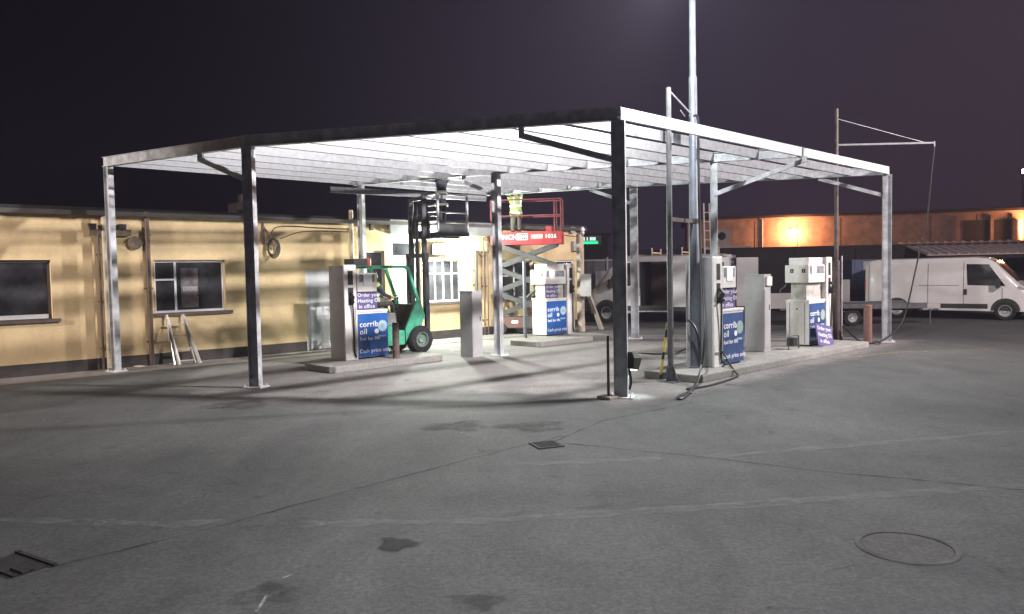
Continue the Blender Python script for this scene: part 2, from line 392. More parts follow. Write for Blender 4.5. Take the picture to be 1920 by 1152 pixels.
# manhole, drain grate, corner drain
mh = thing('manhole_cover', 'round iron manhole cover sunk in a worn ring of yard concrete', 'manhole cover', G(1700, 1027))
MB().lathe([(.0, .007), (.28, .007), (.293, .004), (.28, .001), (0, .001)]).build('lid', ground_mat('concrete_filled_lid', (.085, .083, .082), (.115, .112, .11), (.5, .5, .5)), mh)
rb = MB(); rb.lathe([(.30, .001), (.30, .009), (.335, .008), (.34, .001)], n=40, ring=True); rb.build('frame', mat('worn_iron_ring', (.12, .118, .116), .9, .1, .2, 2.2, .3, dark=(.035, .034, .033)), mh)
dg = thing('drain_grate', 'small square iron gully grate where the yard cracks meet', 'drain', G(1025, 835), R(20)); dg.scale = (.8, .8, .8)
g = MB()
for i in range(7): g.bx(-.17 + i * .053, -.148 + i * .053, -.17, .17, .004, .014)
g.bx(-.2, -.17, -.2, .2, .003, .016).bx(.17, .2, -.2, .2, .003, .016).bx(-.17, .17, -.2, -.17, .003, .016).bx(-.17, .17, .17, .2, .003, .016)
m_grate = mat('dusty_grate_iron', (.075, .072, .07), .85, .1, .35, 20, .3); g.build('bars', m_grate, dg); MB().bx(-.169, .169, -.169, .169, .001, .0035).build('pit', mat('silt', (.04, .038, .036), .95, 0, .3, 15), dg)
p0 = G(35, 1062)
cdr = thing('drain_channel', 'dark iron drain channel with a lifted lid at the near corner of the yard', 'drain', p0, R(-32))
MB().bx(-.28, .20, -.10, .10, .001, .006).build('channel', mat('channel_silt', (.035, .033, .032), .95, 0, .4, 9), cdr)
MB().bar((-.30, .13, .009), (.24, .13, .009), .03, .016).bar((-.30, -.12, .009), (.20, -.12, .009), .03, .016).build('edge_rail', m_iron, cdr)
MB().box((.12, -.03, .016), (.16, .09, .012)).build('lid', m_iron, cdr)

# ------------------------------------------------------------------ canopy frame
ZC = zat(A, 226, 1160)          # rafter underside
def zroof(p):                    # slight rise towards the building
    k = max(0., (p - B).dot(Vector((-U.y, U.x, 0)))); return ZC + .022 * k
MID = (E_ - B).dot(U) / AD.length
offs = [0., MID, 1.0]
can = thing('steel_canopy', 'open galvanised steel canopy frame of columns, rafters and bright purlins over the fuel pumps', 'canopy', (A.x, A.y, 0))
O = Vector((A.x, A.y, 0))
def P3(p, z): return Vector((p.x, p.y, z)) - O
polyl = [[q + AD * k for q in (A, B, CC)] for k in offs]
RD = .20
for pl in polyl:
    for a, b in ((pl[0], pl[1]), (pl[1], pl[2])):
        za, zb = zroof(a), zroof(b)
        d = L2(b - a).normalized()
        a2 = a - d * .05 if a is pl[0] else a; b2 = b + d * (.03 if b is pl[1] else .15)
        r = MB()                                     # I section: two flanges and a web
        r.bar(P3(a2, za + .006), P3(b2, zb + .006), .11, .012).bar(P3(a2, za + RD - .006), P3(b2, zb + RD - .006), .11, .012)
        r.bar(P3(a2, za + RD / 2), P3(b2, zb + RD / 2), .045, RD - .024)
        r.build('rafter', m_galv2, can)
ts = [(0, t) for t in (.0, .125, .265, .405, .545, .685, .825, .965)] + [(1, t) for t in (.19, .40, .61, .82, 1.0)]
def on(pl, seg, t): return pl[seg].lerp(pl[seg + 1], t)
NOUT = Vector((U.y, -U.x, 0))
def purlin(p, q, name='purlin', root=can, org=O, h=.185, fl=.065, th=.005, m=None):
    pr = [(0, 0), (-fl, 0), (-fl, .018), (-fl + th, .018), (-fl + th, th), (-th, th), (-th, h - th), (-fl + th, h - th), (-fl + th, h - .018), (-fl, h - .018), (-fl, h), (0, h)]
    rings = [[Vector((c.x, c.y, c.z)) + NOUT * n + Vector((0, 0, z)) for n, z in pr] for c in (p - org, q - org)]
    return MB().loft(rings).build(name, m or m_galv, root)
for seg, t in ts:
    for k in (0, 1):
        p, q = on(polyl[k], seg, t), on(polyl[k + 1], seg, t)
        d = (q - p).normalized()
        p, q = p + d * .06, q - d * .06
        if seg == 0 and t == 0: p, q = p + NOUT * .05, q + NOUT * .05
        if seg == 0 and t == 0 and k == 0: p = p - d * .05
        if seg == 0 and t == 0 and k == 1: q = q + d * .05
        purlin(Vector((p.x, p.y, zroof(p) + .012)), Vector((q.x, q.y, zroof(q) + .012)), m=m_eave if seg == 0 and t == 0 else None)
        if 0 < k + t and k == 1 or seg == 1:      # bolted sleeve or cleat where the purlin meets the rafter
            s = p
            MB().box(P3(s + U * .03 - NOUT * .03, zroof(s) + .10), (.10, .05, .15), YAW).build('cleat', m_galv2, can)
def column(p, ztop, w, dpt, name='column', yaw=0.):
    c = Vector((p.x, p.y, 0)) - O
    Rz = Matrix.Translation((c.x, c.y, ztop / 2 + .006)) @ Matrix.Rotation(yaw, 4, 'Z'); hh = ztop - .012
    o = MB().box(None, (dpt - .022, .009, hh), M=Rz).box(None, (.011, w, hh), M=Rz @ Matrix.Translation((dpt / 2 - .0055, 0, 0))).box(None, (.011, w, hh), M=Rz @ Matrix.Translation((-dpt / 2 + .0055, 0, 0))).build(name, m_galv2, can)
    bp = MB().box((c.x, c.y, .014), (dpt + .18, w + .18, .018), yaw)
    for sx in (-1, 1):
        for sy in (-1, 1):
            q = Matrix.Rotation(yaw, 3, 'Z') @ Vector((sx * (dpt / 2 + .055), sy * (w / 2 + .05), 0))
            bp.cyl((c.x + q.x, c.y + q.y, .02), (c.x + q.x, c.y + q.y, .06), .014, n=6)
    b = bp.build('base_plate', m_plate, o)
    return o
# local x of a column = along the purlins
NC = polyl[1][0].lerp(polyl[1][1], .27)
GC = polyl[1][2] + WN * .12
COLS = {'A': (A, .12, .21), 'B': (B, .12, .20), 'C': (CC, .12, .18), 'D': (D, .12, .21), 'E': (E_, .14, .18), 'F': (F_, .12, .21), 'G': (GC, .12, .18), 'N': (NC, .10, .15)}
YAB = math.atan2((A - B).y, (A - B).x); YBC = math.atan2((B - CC).y, (B - CC).x)
for k, (p, w, d) in COLS.items(): column(p, zroof(p), w, d, 'column', YBC if k in 'CGE' else YAB)
def brace(col, target, zc, drop=.0, name='brace'):
    a = P3(col, zc); b = P3(target, zroof(target) - .01 - drop)
    MB().bar(a, b, .07, .09).build(name, m_galv2, can)
    if drop: MB().bar(P3(target, zroof(target) - drop - .05), P3(target, zroof(target) + .01), .09, .09).build('brace_hanger', m_galv2, can)
brace(A, A.lerp(B, .235), ZC - .62, .12)
brace(B, B.lerp(CC, .30), ZC - .60, .10)
brace(E_, polyl[1][1].lerp(polyl[1][2], .24), ZC - .50, .10)
brace(NC, polyl[1][0].lerp(polyl[1][1], -.01), ZC - .70, .06)
brace(D, D.lerp(F_, .25), ZC - .55)
brace(F_, polyl[2][1].lerp(polyl[2][2], .26), ZC - .45)

# ------------------------------------------------------------------ yellow building
bld = thing('cream_building', 'long single storey cream rendered building with dark plinth behind the pumps', 'building', W0, WYAW)
SEND = WP(1095, 500)[0]; ZT = WP(0, 392)[1]; ZT1 = WP(1090, 430)[1]
S0 = -14.
def hole(x0, x1, y0, y1):
    xm = (x0 + x1) / 2; return [WP(x0, (y0 + y1) / 2)[0], WP(x1, (y0 + y1) / 2)[0], WP(xm, y1)[1], WP(xm, y0)[1]]
h_w1 = hole(-75, 97, 488, 602); h_w2 = hole(290, 423, 488, 585); h_d1 = hole(574, 628, 505, 655); h_d1[2] = .0
h_w3 = hole(678, 722, 470, 560); h_d2 = hole(737, 790, 452, 645); h_d2[2] = .0
h_w4 = hole(802, 866, 488, 566); h_w5 = hole(940, 1000, 489, 560); h_d3 = hole(1044, 1078, 488, 622); h_d3[2] = .0
HS = [h_w1, h_w2, h_d1, h_w3, h_d2, h_w4, h_w5, h_d3]
def wall_mesh(s0, s1, z0, zt, holes, dep):
    bm = bmesh.new()
    ss = sorted({s0, s1, *[h[0] for h in holes], *[h[1] for h in holes]}); zs = sorted({z0, zt, *[h[2] for h in holes if h[2] > z0], *[h[3] for h in holes]})
    inn = lambda s, z: any(h[0] < s < h[1] and h[2] < z < h[3] for h in holes)
    q = lambda *p: bm.faces.new([bm.verts.new(v) for v in p])
    for i in range(len(ss) - 1):
        for j in range(len(zs) - 1):
            a, b, c, d = ss[i], ss[i + 1], zs[j], zs[j + 1]
            if not inn((a + b) / 2, (c + d) / 2): q((a, 0, c), (b, 0, c), (b, 0, d), (a, 0, d))
    for a, b, c, d in holes:
        c = max(c, z0)
        q((a, 0, c), (a, 0, d), (a, dep, d), (a, dep, c)); q((b, 0, d), (b, 0, c), (b, dep, c), (b, dep, d))
        q((a, 0, d), (b, 0, d), (b, dep, d), (a, dep, d))
        if c > z0: q((a, 0, c), (a, dep, c), (b, dep, c), (b, 0, c))
    q((s1, 0, z0), (s1, 7, z0), (s1, 7, zt), (s1, 0, zt)); q((s0, 0, z0), (s0, 0, zt), (s0, 7, zt), (s0, 7, z0)); q((s0, 7, z0), (s0, 7, zt), (s1, 7, zt), (s1, 7, z0))
    bmesh.ops.remove_doubles(bm, verts=bm.verts[:], dist=.0005)
    b = MB(); b.bm.free(); b.bm = bm; return b
wall_mesh(S0, SEND, 0, ZT, HS, .14).build('wall', m_wall, bld)
# plinth, set proud, broken by doors
pl = MB(); cuts = sorted([(h[0], h[1]) for h in (h_d1, h_d2, h_d3)]); s = S0
for a, b in cuts + [(SEND + .012, 0)]:
    pl.bx(s, a, -.012, .02, 0, .26); s = b
pl.build('plinth', m_plinth, bld)
MB().bx(S0 - .1, SEND + .1, -.06, 7.2, ZT - .003, ZT + .10).build('roof', m_roof, bld)
chn = WP(527, 400)[0]
MB().bx(chn - .3, chn + .3, 2, 2.6, ZT + .1, ZT + .55).bx(chn - .1, chn + .1, 2.2, 2.4, ZT + .55, ZT + .8).build('chimney', m_farwall, bld)
gt = MB(); gt.bar((S0, -.115, ZT - .03), (SEND, -.115, ZT - .03), .10, .10); gt.build('gutter', m_gutter, bld)
def window(h, bars_v=(), bars_h=(), fm=m_white, sill=True, ft=.05, part_h=None):
    a, b, c, d = h; y = .09
    f = MB(); f.bx(a, b, y, y + .05, c, c + ft).bx(a, b, y, y + .05, d - ft, d).bx(a, a + ft, y + .002, y + .048, c + ft, d - ft).bx(b - ft, b, y + .002, y + .048, c + ft, d - ft)
    for t in bars_v: f.bx(a + (b - a) * t - .025, a + (b - a) * t + .025, y + .004, y + .046, c + ft, d - ft)
    for t, t0, t1 in bars_h:
        z = c + (d - c) * t; f.bx(a + (b - a) * t0 + .02, a + (b - a) * t1 - .02, y + .008, y + .042, z - .022, z + .022)
    w = f.build('window', fm, bld)
    MB().bx(a + .01, b - .01, y + .022, y + .03, c + .01, d - .01).build('pane', m_glass, w)
    if sill: MB().bx(a - .10, b + .14, -.07, y, c - .07, c).build('sill', m_sill, w)
    return w
m_alum_dark = mat('bronze_frame', (.12, .10, .095), .5, .2, .2, 6)
w1 = window(h_w1, (.02,), (), m_alum_dark); MB().bx(h_w1[0] + .05, h_w1[1] - .06, .075, .088, h_w1[2] + .01, h_w1[2] + .10).build('inner_ledge', m_white, w1)
w2 = window(h_w2, (.30,), ((.63, 0, .30),), m_white)
# notices and things seen inside that window
MB().bx(h_w2[0] + .62, h_w2[0] + 1.02, .099, .108, h_w2[2] + .10, h_w2[3] - .18).build('poster', mat('dull_poster', (.16, .145, .15), .6, 0, .4, 7), w2)
MB().bx(h_w2[0] + .66, h_w2[0] + 1.0, .096, .0985, h_w2[2] + .48, h_w2[2] + .60).build('notice', mat('pale_notice', (.36, .33, .34), .6, 0, .2, 20), w2)
window(h_w3, (), (), m_white); window(h_w4, (.26, .5, .76), ((.68, 0, 1),), m_white); window(h_w5, (.45,), ((.60, 0, .45),), m_white)
# doors
def door(h, m_up, m_lo, transom=0.):
    a, b, c, d = h; dt = d - transom
    dr = MB().bx(a + .06, b - .06, .08, .12, .02, dt - .05).build('door', m_up, bld)
    fr = MB().bx(a, a + .06, .06, .13, 0, d).bx(b - .06, b, .06, .13, 0, d).bx(a + .06, b - .06, .062, .128, d - .06, d)
    if transom: fr.bx(a + .06, b - .06, .062, .128, dt - .05, dt)
    fr.build('frame', m_white, dr)
    MB().bx(a + .15, b - .15, .073, .079, .18, .92).build('lower_panel', m_lo, dr)
    MB().bx(a + .15, b - .15, .073, .079, 1.06, dt - .18).build('upper_panel', m_doorw if m_up is not m_ply else m_glass, dr)
    MB().bar((b - .13, .055, 1.0), (b - .13, .055, 1.16), .025, .03).bar((b - .24, .05, 1.08), (b - .12, .05, 1.08), .02, .02).build('handle', m_alu, dr)
    if transom: MB().bx(a + .06, b - .06, .09, .10, dt, d - .06).build('transom_pane', m_glass, dr)
door(h_d1, m_doorw, m_doorg); door(h_d2, m_doorw, m_doorw, .42); door(h_d3, m_ply, m_ply, .25)
# downpipes and other wall fittings
def pipe(px, y0, y1, r, m, name='downpipe', off=.08):
    s_, z1 = WP(px, y0); _, z0 = WP(px, y1); z0 = max(z0, .03)
    p = MB().cyl((s_, -off, z0), (s_, -off, z1), r, n=10)
    for k in (.15, .5, .85): p.box((s_, -off / 2, z0 + (z1 - z0) * k), (r * 3, off, .03))
    return p.build(name, m, bld, smooth=True)
pipe(272, 398, 690, .055, m_brownpipe); pipe(182, 440, 700, .028, m_brownpipe); pipe(191, 400, 698, .05, m_palepipe)
pipe(654, 395, 660, .06, m_palepipe, off=.10); pipe(903, 446, 640, .022, m_brownpipe); pipe(910, 446, 640, .022, m_brownpipe); pipe(889, 470, 545, .05, m_gutter)
pipe(1083, 430, 520, .03, m_brownpipe, 'conduit')
# grey fascia board over the doors by the floodlight
a, zt = WP(726, 418); b, zb = WP(924, 442)
MB().bx(a, b, -.16, -.005, zb - .02, zt + .08).build('fascia_board', mat('grey_fascia', (.20, .205, .215), .6, 0, .15, 2), bld)
# boxes
for px, py, w, h, m in ((1076, 462, .28, .34, m_greycab), (1070, 432, .22, .2, m_greycab), (694, 425, .1, .22, m_gutter)):
    s_, z = WP(px, py); MB().box((s_, -.06, z), (w, .12, h)).build('meter_box', m, bld, bevel=.008)
# cable runs along the wall
def wcable(pts, r=.012, name='cable', off=-.03):
    return MB().tube([(WP(*p)[0], off, WP(*p)[1]) for p in pts], r, 6, 2).build(name, m_cable, bld, smooth=True)
wcable([(500, 470), (506, 440), (515, 425), (545, 424), (600, 428), (660, 430)]); wcable([(525, 448), (545, 440), (565, 434), (610, 433), (660, 436)])
wcable([(895, 470), (900, 482), (912, 480), (917, 468), (912, 452), (905, 446)]); wcable([(1040, 436), (1060, 442), (1082, 444), (1094, 440)], .008)
# bracket with coiled cable
s_, z = WP(492, 425); s2, z2 = WP(511, 462)
br = thing('wall_bracket', 'dark iron wall bracket with a coil of black cable on the cream wall', 'bracket', W0 + WD * s_ + Vector((0, 0, z)) + WN * .005, WYAW)
MB().bar((0, -.02, 0), (s2 - s_, -.25, z2 - z), .05, .05).bar((0, -.03, .08), (0, -.03, -.45), .05, .05).bar((0, -.03, -.42), (s2 - s_, -.25, z2 - z), .03, .03).build('arm', m_rustb, br)
cb = MB()
for k in range(5):
    rr = .13 + .02 * k
    cb.tube([((s2 - s_) * .75 + rr * math.cos(t) * .8, -.12 - .02 * k, -.55 + rr * math.sin(t) * 1.2) for t in [2 * PI * i / 14 for i in range(15)]], .011, 6)
cb.build('cable_coil', m_cable, br, smooth=True)
# timber crosspiece with two dark lamps and bell by the corner column
s_, z = WP(205, 437)
tb = thing('lamp_crosspiece', 'weathered timber crosspiece with two small dark lamps on the cream wall', 'lamp bracket', W0 + WD * s_ + Vector((0, 0, z)) + WN * .005, WYAW)
MB().bx(-.42, .42, -.09, -.045, -.07, .07).build('timber', m_timber, tb, bevel=.005)
for k in (-.36, .24): 
    l = MB().prism([(-.05, .07), (.06, .07), (.075, .19), (-.075, .19)], (-.16, -.03)).build('lamp', m_black, tb)
    MB().bx(k * 0 - .06, .06, -.165, -.161, .085, .175).build('lens', m_glass, l); l.location.x = k
s_, z = WP(252, 456)
bl = MB().lathe([(0, 0), (.13, 0), (.15, -.04), (.14, -.11), (.06, -.14), (0, -.14)], axis='y').build('alarm_bell', m_timber, smooth=True)
bl.location = W0 + WD * s_ + Vector((0, 0, z)) + WN * .002; bl.rotation_euler.z = WYAW
tag(bl, 'round grey bell housing on the cream wall beside the brown downpipe', 'bell')
# wall floodlight
s_, z = WP(812, 468)
fl = thing('wall_floodlight', 'glaring white floodlight on the cream wall above the white mullioned window', 'floodlight', W0 + WD * s_ + Vector((0, 0, z)) + WN * .01, WYAW)
MB().prism([(-.24, -.15), (.24, -.15), (.2, .15), (-.2, .15)], (-.30, -.16)).bx(-.03, .03, -.12, 0, -.03, .03).build('housing', m_darksteel, fl)
MB().bx(-.22, .22, -.312, -.302, -.13, .13).build('lens', emis('floodlight_lens', (.95, 1, .96), 60), fl)
# posts and boxes at the building's end
cp = G(1090, 622)
ep = thing('concrete_post', 'round pale concrete post at the end corner of the cream building', 'post', cp)
zt = zat(cp, 440, 1087); MB().cyl((0, 0, 0), (-.03, 0, zt), .13, .09).build('post', m_conc, ep, smooth=True)
ins = MB().lathe([(0, .0), (.05, .02), (.07, .06), (.04, .10), (.07, .13), (.07, .2), (.03, .26), (0, .27)]).build('insulator', m_white, ep, smooth=True); ins.location = (.08, -.02, zt - .02)
MB().bx(-.06, .1, -.03, .03, zt - .06, zt - .02).build('bracket', m_darksteel, ep)
q = atY(1097, 535, cp.y - .1)
eb = MB().bx(-.16, .18, -.16, .0, -.36, .36).build('electric_box', m_greycab, bevel=.01); eb.location = (q.x, q.y - .02, q.z)
tag(eb, 'grey steel electrical box strapped to the concrete post', 'electric box')
a, b = G(1128, 618), atY(1105, 556, cp.y + .3)
sb = MB().bar((0, 0, 0), b - a, .14, .08).build('leaning_plank', m_conc); sb.location = a
tag(sb, 'pale plank leaning against the concrete post by the fence', 'plank')

# leaning ladder under the window
p = G(347, 684); sL, zL = WP(337, 590)
top = W0 + WD * sL + WN * .10 + Vector((0, 0, zL))
ld = thing('aluminium_ladder', 'short aluminium step ladder with four rungs leaning under the window sill', 'ladder', p, WYAW)
inv = Matrix.Rotation(-WYAW, 3, 'Z')
tl = inv @ (top - p); tl.x = -.06
for (tp, n_, off) in ((tl, 'stile', 0), (tl, 'rear_stile', .12)):
    for sg in (-1, 1):
        MB().bar((sg * .23 + off * .6, -off, .01), (tp.x + sg * .18, tp.y - off * .1, tp.z), .04, .065).build(n_, m_alu, ld)
for k in (.08, .32, .57, .82):
    w_ = .23 + (.18 - .23) * k
    MB().bar((tl.x * k - w_, tl.y * k, tl.z * k), (tl.x * k + w_, tl.y * k, tl.z * k), .05, .03).build('rung', m_alu, ld)
rbk = G(262, 690); rk = MB().ellip((0, 0, .03), (.14, .07, .03)).build('rag', m_conc, smooth=True); rk.location = rbk
tag(rk, 'small pale crumpled rag on the pavement between column and ladder', 'rag')

# ------------------------------------------------------------------ pump islands
def island(name, n, right, wid, h, label, extra=None):
    L = (right - n).dot(U)
    o = thing(name, label, 'pump island', n, YAW, 'concrete pump islands')
    c = .10
    poly = [(c, 0), (L - c, 0), (L, c), (L, wid - c), (L - c, wid), (c, wid), (0, wid - c), (0, c)]
    MB().prism(poly, (0, h), 'z').build('slab', m_kerb, o, bevel=.02)
    return o
I1, I2, I3 = G(622, 702), G(1312, 720), G(1010, 652)
IH = .14
island('pump_island', I1, G(788, 671), 1.15, IH, 'dark fronted concrete island carrying the pump beside the green forklift')
island('pump_island', I2, G(1640, 652), 1.25, IH, 'longest concrete island, carrying two pumps, a grey cabinet and the hose masts')
island('pump_island', I3, G(1112, 639), 1.15, IH, 'concrete island carrying the pump in front of the red scissor lift')

# ------------------------------------------------------------------ fuel pumps
def petal_logo(parent, x, y, z, r, m, m2):
    b = MB()
    for i in range(12):
        a = 2 * PI * i / 12; cx, cz = x + r * .78 * math.cos(a), z + r * .78 * math.sin(a)
        b.cyl((cx, y - .003, cz), (cx, y, cz), r * .2, n=8)
    ring_o = [(x + r * .74 * math.cos(2 * PI * i / 24), z + r * .74 * math.sin(2 * PI * i / 24)) for i in range(24)]
    b.prism(ring_o, (y - .002, y + .001))
    o = b.build('logo', m, parent)
    b2 = MB(); b2.prism([(x + r * .40 * math.cos(2 * PI * i / 16), z + r * .40 * math.sin(2 * PI * i / 16)) for i in range(16)], (y - .0045, y - .0022)); b2.build('logo_centre', m2, o)
    return o
def fuel_pump(loc, label, far_pillar, top_box, panel_m, notice=True, small=False):
    """local x runs along the island, -y is the face with the blue panel"""
    o = thing('fuel_pump', label, 'fuel pump', loc, YAW, 'old white fuel pumps on the islands')
    CL, PD, PH, PW = (.80 if not top_box else .86), .58, 2.05, .30
    HL = CL if top_box else .54
    cx0 = 0 if far_pillar else PW + .025; cx1 = cx0 + CL; px0 = CL + .025 if far_pillar else 0
    # pillar with the hose bays
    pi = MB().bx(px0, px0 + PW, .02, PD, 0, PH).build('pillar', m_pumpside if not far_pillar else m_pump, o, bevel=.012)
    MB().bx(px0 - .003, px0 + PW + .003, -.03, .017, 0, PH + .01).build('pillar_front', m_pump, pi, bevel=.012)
    MB().bx(px0 + .09, px0 + .22, -.034, -.031, PH - .42, PH - .12).bx(px0 + .09, px0 + .22, -.034, -.031, PH - .86, PH - .48).build('hose_bay', m_black, pi)
    nz = MB(); nx = px0 + .155
    nz.bar((nx, -.05, PH - .84), (nx, -.13, PH - .66), .04, .07).bar((nx, -.12, PH - .67), (nx, -.05, PH - .58), .03, .04).bar((nx, -.07, PH - .86), (nx, -.16, PH - .78), .02, .03)
    nz.build('nozzle', m_black, pi)
    MB().tube([(nx, -.09, PH - .80), (nx + .03, -.07, PH - 1.1), (nx + .05, -.05, .5), (nx + .04, -.05, .16), (nx + .09, -.06, .06)], .018, 7, 2).build('hose', m_hose, pi, smooth=True)
    MB().bx(px0 + PW - .05, px0 + PW - .03, -.05, -.031, .05, PH - .9).build('hose_guide', m_alu, pi)
    # lower cabinet
    cb = MB().bx(cx0, cx1, 0, PD - .03, .03, 1.02).build('cabinet', m_pump, o, bevel=.015)
    MB().bx(cx0 + .06, cx1 - .06, .04, PD - .08, 0, .03).build('foot', m_darksteel, cb)
    MB().bx(cx0 - .012, cx1 + .008, -.012, PD - .02, 1.02, 1.07).build('cap', m_pump, cb, bevel=.008)
    MB().bx(cx0 - .004, cx0 - .001, .10, .11, .06, 1.0).bx(cx0 - .004, cx0 - .001, PD - .12, PD - .11, .06, 1.0).build('panel_seam', m_darksteel, cb)
    MB().lathe([(0, 0), (.02, 0), (.02, .006), (0, .006)], (cx0 - .006, PD * .5, .86), 'x', 10).build('lock', m_darksteel, cb)
    fp = MB().bx(cx0 + .01, cx1 - .01, -.012, -.002, .04, .985).build('blue_panel', panel_m, cb)
    y = -.0125; X = cx0 + .045
    fm = face_m(0, y, 0)
    lettering('lettering', [('corrib', .175, X, .70, 'LEFT'), ('oil', .175, X, .54, 'LEFT'), ('fuel for life', .105, X, .405, 'LEFT'), ('Cash price only', .118, X - .015, .13, 'LEFT')], m_text, fp, fm, bold=.018)
    petal_logo(fp, cx1 - .155, y - .001, .70, .135, m_logo if panel_m is m_blue else m_logo2, m_logo2)
    b = MB()
    for i in range(5): b.bx(cx1 - .27 + i * .042, cx1 - .24 + i * .042, y - .003, y, .455, .495)
    b.build('logo_caption', m_logo, fp)
    MB().lathe([(0, .0), (.055, 0), (.055, .004), (0, .004)], (X + .44, y - .004, .59), 'y', 14).build('logo_drop', m_text, fp)
    # neck, notice, display head
    MB().bx(cx0 + .06, cx0 + HL - .03, .09, PD - .12, 1.07, 1.47).build('neck', m_pumpneck, o)
    if notice:
        nt = MB().bx(cx0 + .02, cx0 + .56, .045, .055, 1.075, 1.465).build('notice', m_purple, o)
        lettering('lettering', [('Order your', .115, cx0 + .05, 1.36, 'LEFT'), ('Heating Oil', .115, cx0 + .05, 1.235, 'LEFT'), ('in office', .115, cx0 + .08, 1.11, 'LEFT')], m_text, nt, face_m(0, .0445, 0), bold=.012)
    hx0 = cx0 - .02 if top_box else cx0 + .02
    hd = MB().bx(hx0, cx0 + HL - .01, .0, PD - .01, 1.47, 1.88).build('display_head', m_pump, o, bevel=.012)
    dsp = MB().bx(hx0 + .06, cx0 + HL - .07, -.006, -.001, 1.68, 1.85).build('display', mat('grey_display_glass', (.30, .31, .33), .2, 0, .3, 9), hd)
    MB().bx(hx0 + .16, hx0 + .38, -.012, -.0065, 1.60, 1.87).build('price_card', m_paper, hd)
    if top_box:
        MB().bx(cx0 + .10, cx1 - .02, .05, PD - .05, 1.88, PH).build('top_box', m_pump, o, bevel=.012)
        # number plates on the end face
        for yy, t in ((.12, '1'), (.40, '2')):
            pz = MB().bx(hx0 - .006, hx0 - .001, yy - .04, yy + .04, 1.70, 1.79).build('number_plate', m_trim, hd)
            lettering('number', [(t, .07, 0, 0, 'CENTER')], m_text, pz, face_x(hx0 - .0062, yy, 1.72, -PI / 2))
    return o
zI = Vector((0, 0, IH))
pA = G(648, 677, IH); fuel_pump(pA, 'white fuel pump with bright blue panel in front of the green forklift', False, False, m_blue)
pB = G(1337, 690, IH); fuel_pump(pB, 'white fuel pump with blue panel beside the tall grey lamp pole', False, False, m_bluefade)
pC = G(1025, 631, IH); fuel_pump(pC, 'white fuel pump with purple notice in front of the red scissor lift', True, True, m_blue)
pD = G(1517, 650, IH); fuel_pump(pD, 'white fuel pump with grimy neck and a notice leaning against its foot', True, True, m_bluefade, notice=False)
# leaning notice at the last pump
rotU = Matrix.Rotation(YAW, 3, 'Z')
ln = thing('leaning_notice', 'purple heating oil notice slumped against the foot of the pump', 'notice board', pD + rotU @ Vector((-.02, -.24, 0)), YAW)
LM = Matrix.Rotation(R(-14), 4, 'X') @ Matrix.Rotation(R(9), 4, 'Y')
nb = MB(); nb.box(None, (.80, .02, .52), M=LM @ Matrix.Translation((.40, 0, .30))); nb.build('board', m_purple, ln)
lettering('lettering', [('Order your', .13, .06, .42, 'LEFT'), ('Heating Oil', .13, .06, .27, 'LEFT'), ('in office', .13, .10, .12, 'LEFT')], m_text, ln, LM @ face_m(0, -.0125, 0), bold=.012)
hg = thing('hose_guard', 'small black wheeled hose trolley at the foot of the grimy pump', 'trolley', G(1487, 655, IH), YAW)
MB().bx(-.14, .06, -.08, .08, .08, .26).build('box', m_black, hg)
MB().tube([(-.22, 0, 0), (-.22, 0, .24), (-.2, 0, .3), (.26, 0, .3), (.28, 0, .24), (.28, 0, 0)], .014, 6, 1).build('hoop', m_darksteel, hg)

# plain grey pillars
def cabinet(loc, w, d, h, label, flap=False):
    o = thing('steel_cabinet', label, 'cabinet', loc, YAW, 'plain grey steel cabinets by the pumps')
    MB().bx(0, w, 0, d, 0, h).build('shell', m_greycab, o, bevel=.01)
    MB().bx(-.006, w + .006, -.006, d + .006, h, h + .025).build('lid', m_greycab, o)
    if flap: MB().bx(w * .2, w * .95, -.045, -.006, h - .22, h - .02).build('flap', m_pump, o)
    MB().bx(.02, w - .02, -.008, -.002, .08, h - .30).build('door', m_greycab, o)
    MB().bx(w - .09, w - .07, -.016, -.008, h * .55, h * .62).build('lock', m_darksteel, o)
    return o
c1 = G(887, 671); cabinet(c1, .32, .44, zat(c1, 548, 885) , 'plain grey steel cabinet standing alone left of the middle column')
c2 = G(1433, 661, IH); cabinet(c2, .30, .46, zat(c2, 517, 1433) - IH, 'taller grey steel cabinet with a small flap between two pumps', True)

# bollards and posts
def bollard(p, r, ytop, px, m, label):
    h = zat(p, ytop, px)
    o = MB().lathe([(r * 1.02, p.z * 0), (r, .03), (r * .98, h - p.z - .02), (r * .8, h - p.z), (0, h - p.z)]).build('bollard', m, smooth=True)
    o.location = p; return tag(o, label, 'bollard')
bollard(G(743, 672, IH), .075, 605, 743, m_rustb, 'brown steel tube bollard on the island beside the forklift')
bollard(G(1627, 645), .10, 572, 1627, m_rust, 'faded red rusty bollard beside the corner column near the white van')
p = G(1141, 748)
rp_ = thing('marker_post', 'thin rusty post on a square foot beside the nearest column', 'post', p, YAW)
MB().cyl((0, 0, .05), (-.0, 0, zat(p, 630, 1141)), .022, .02, 10).build('tube', m_rustb, rp_, smooth=True); MB().bx(-.13, .13, -.13, .13, 0, .05).build('foot', m_conc, rp_, bevel=.01)
p = G(985, 634)
sp_ = MB().cyl((0, 0, 0), (0, 0, zat(p, 490, 985)), .055, .05, 12).build('slim_post', m_pole, smooth=True); sp_.location = p
tag(sp_, 'slim pale post standing by the scissor lift', 'post')

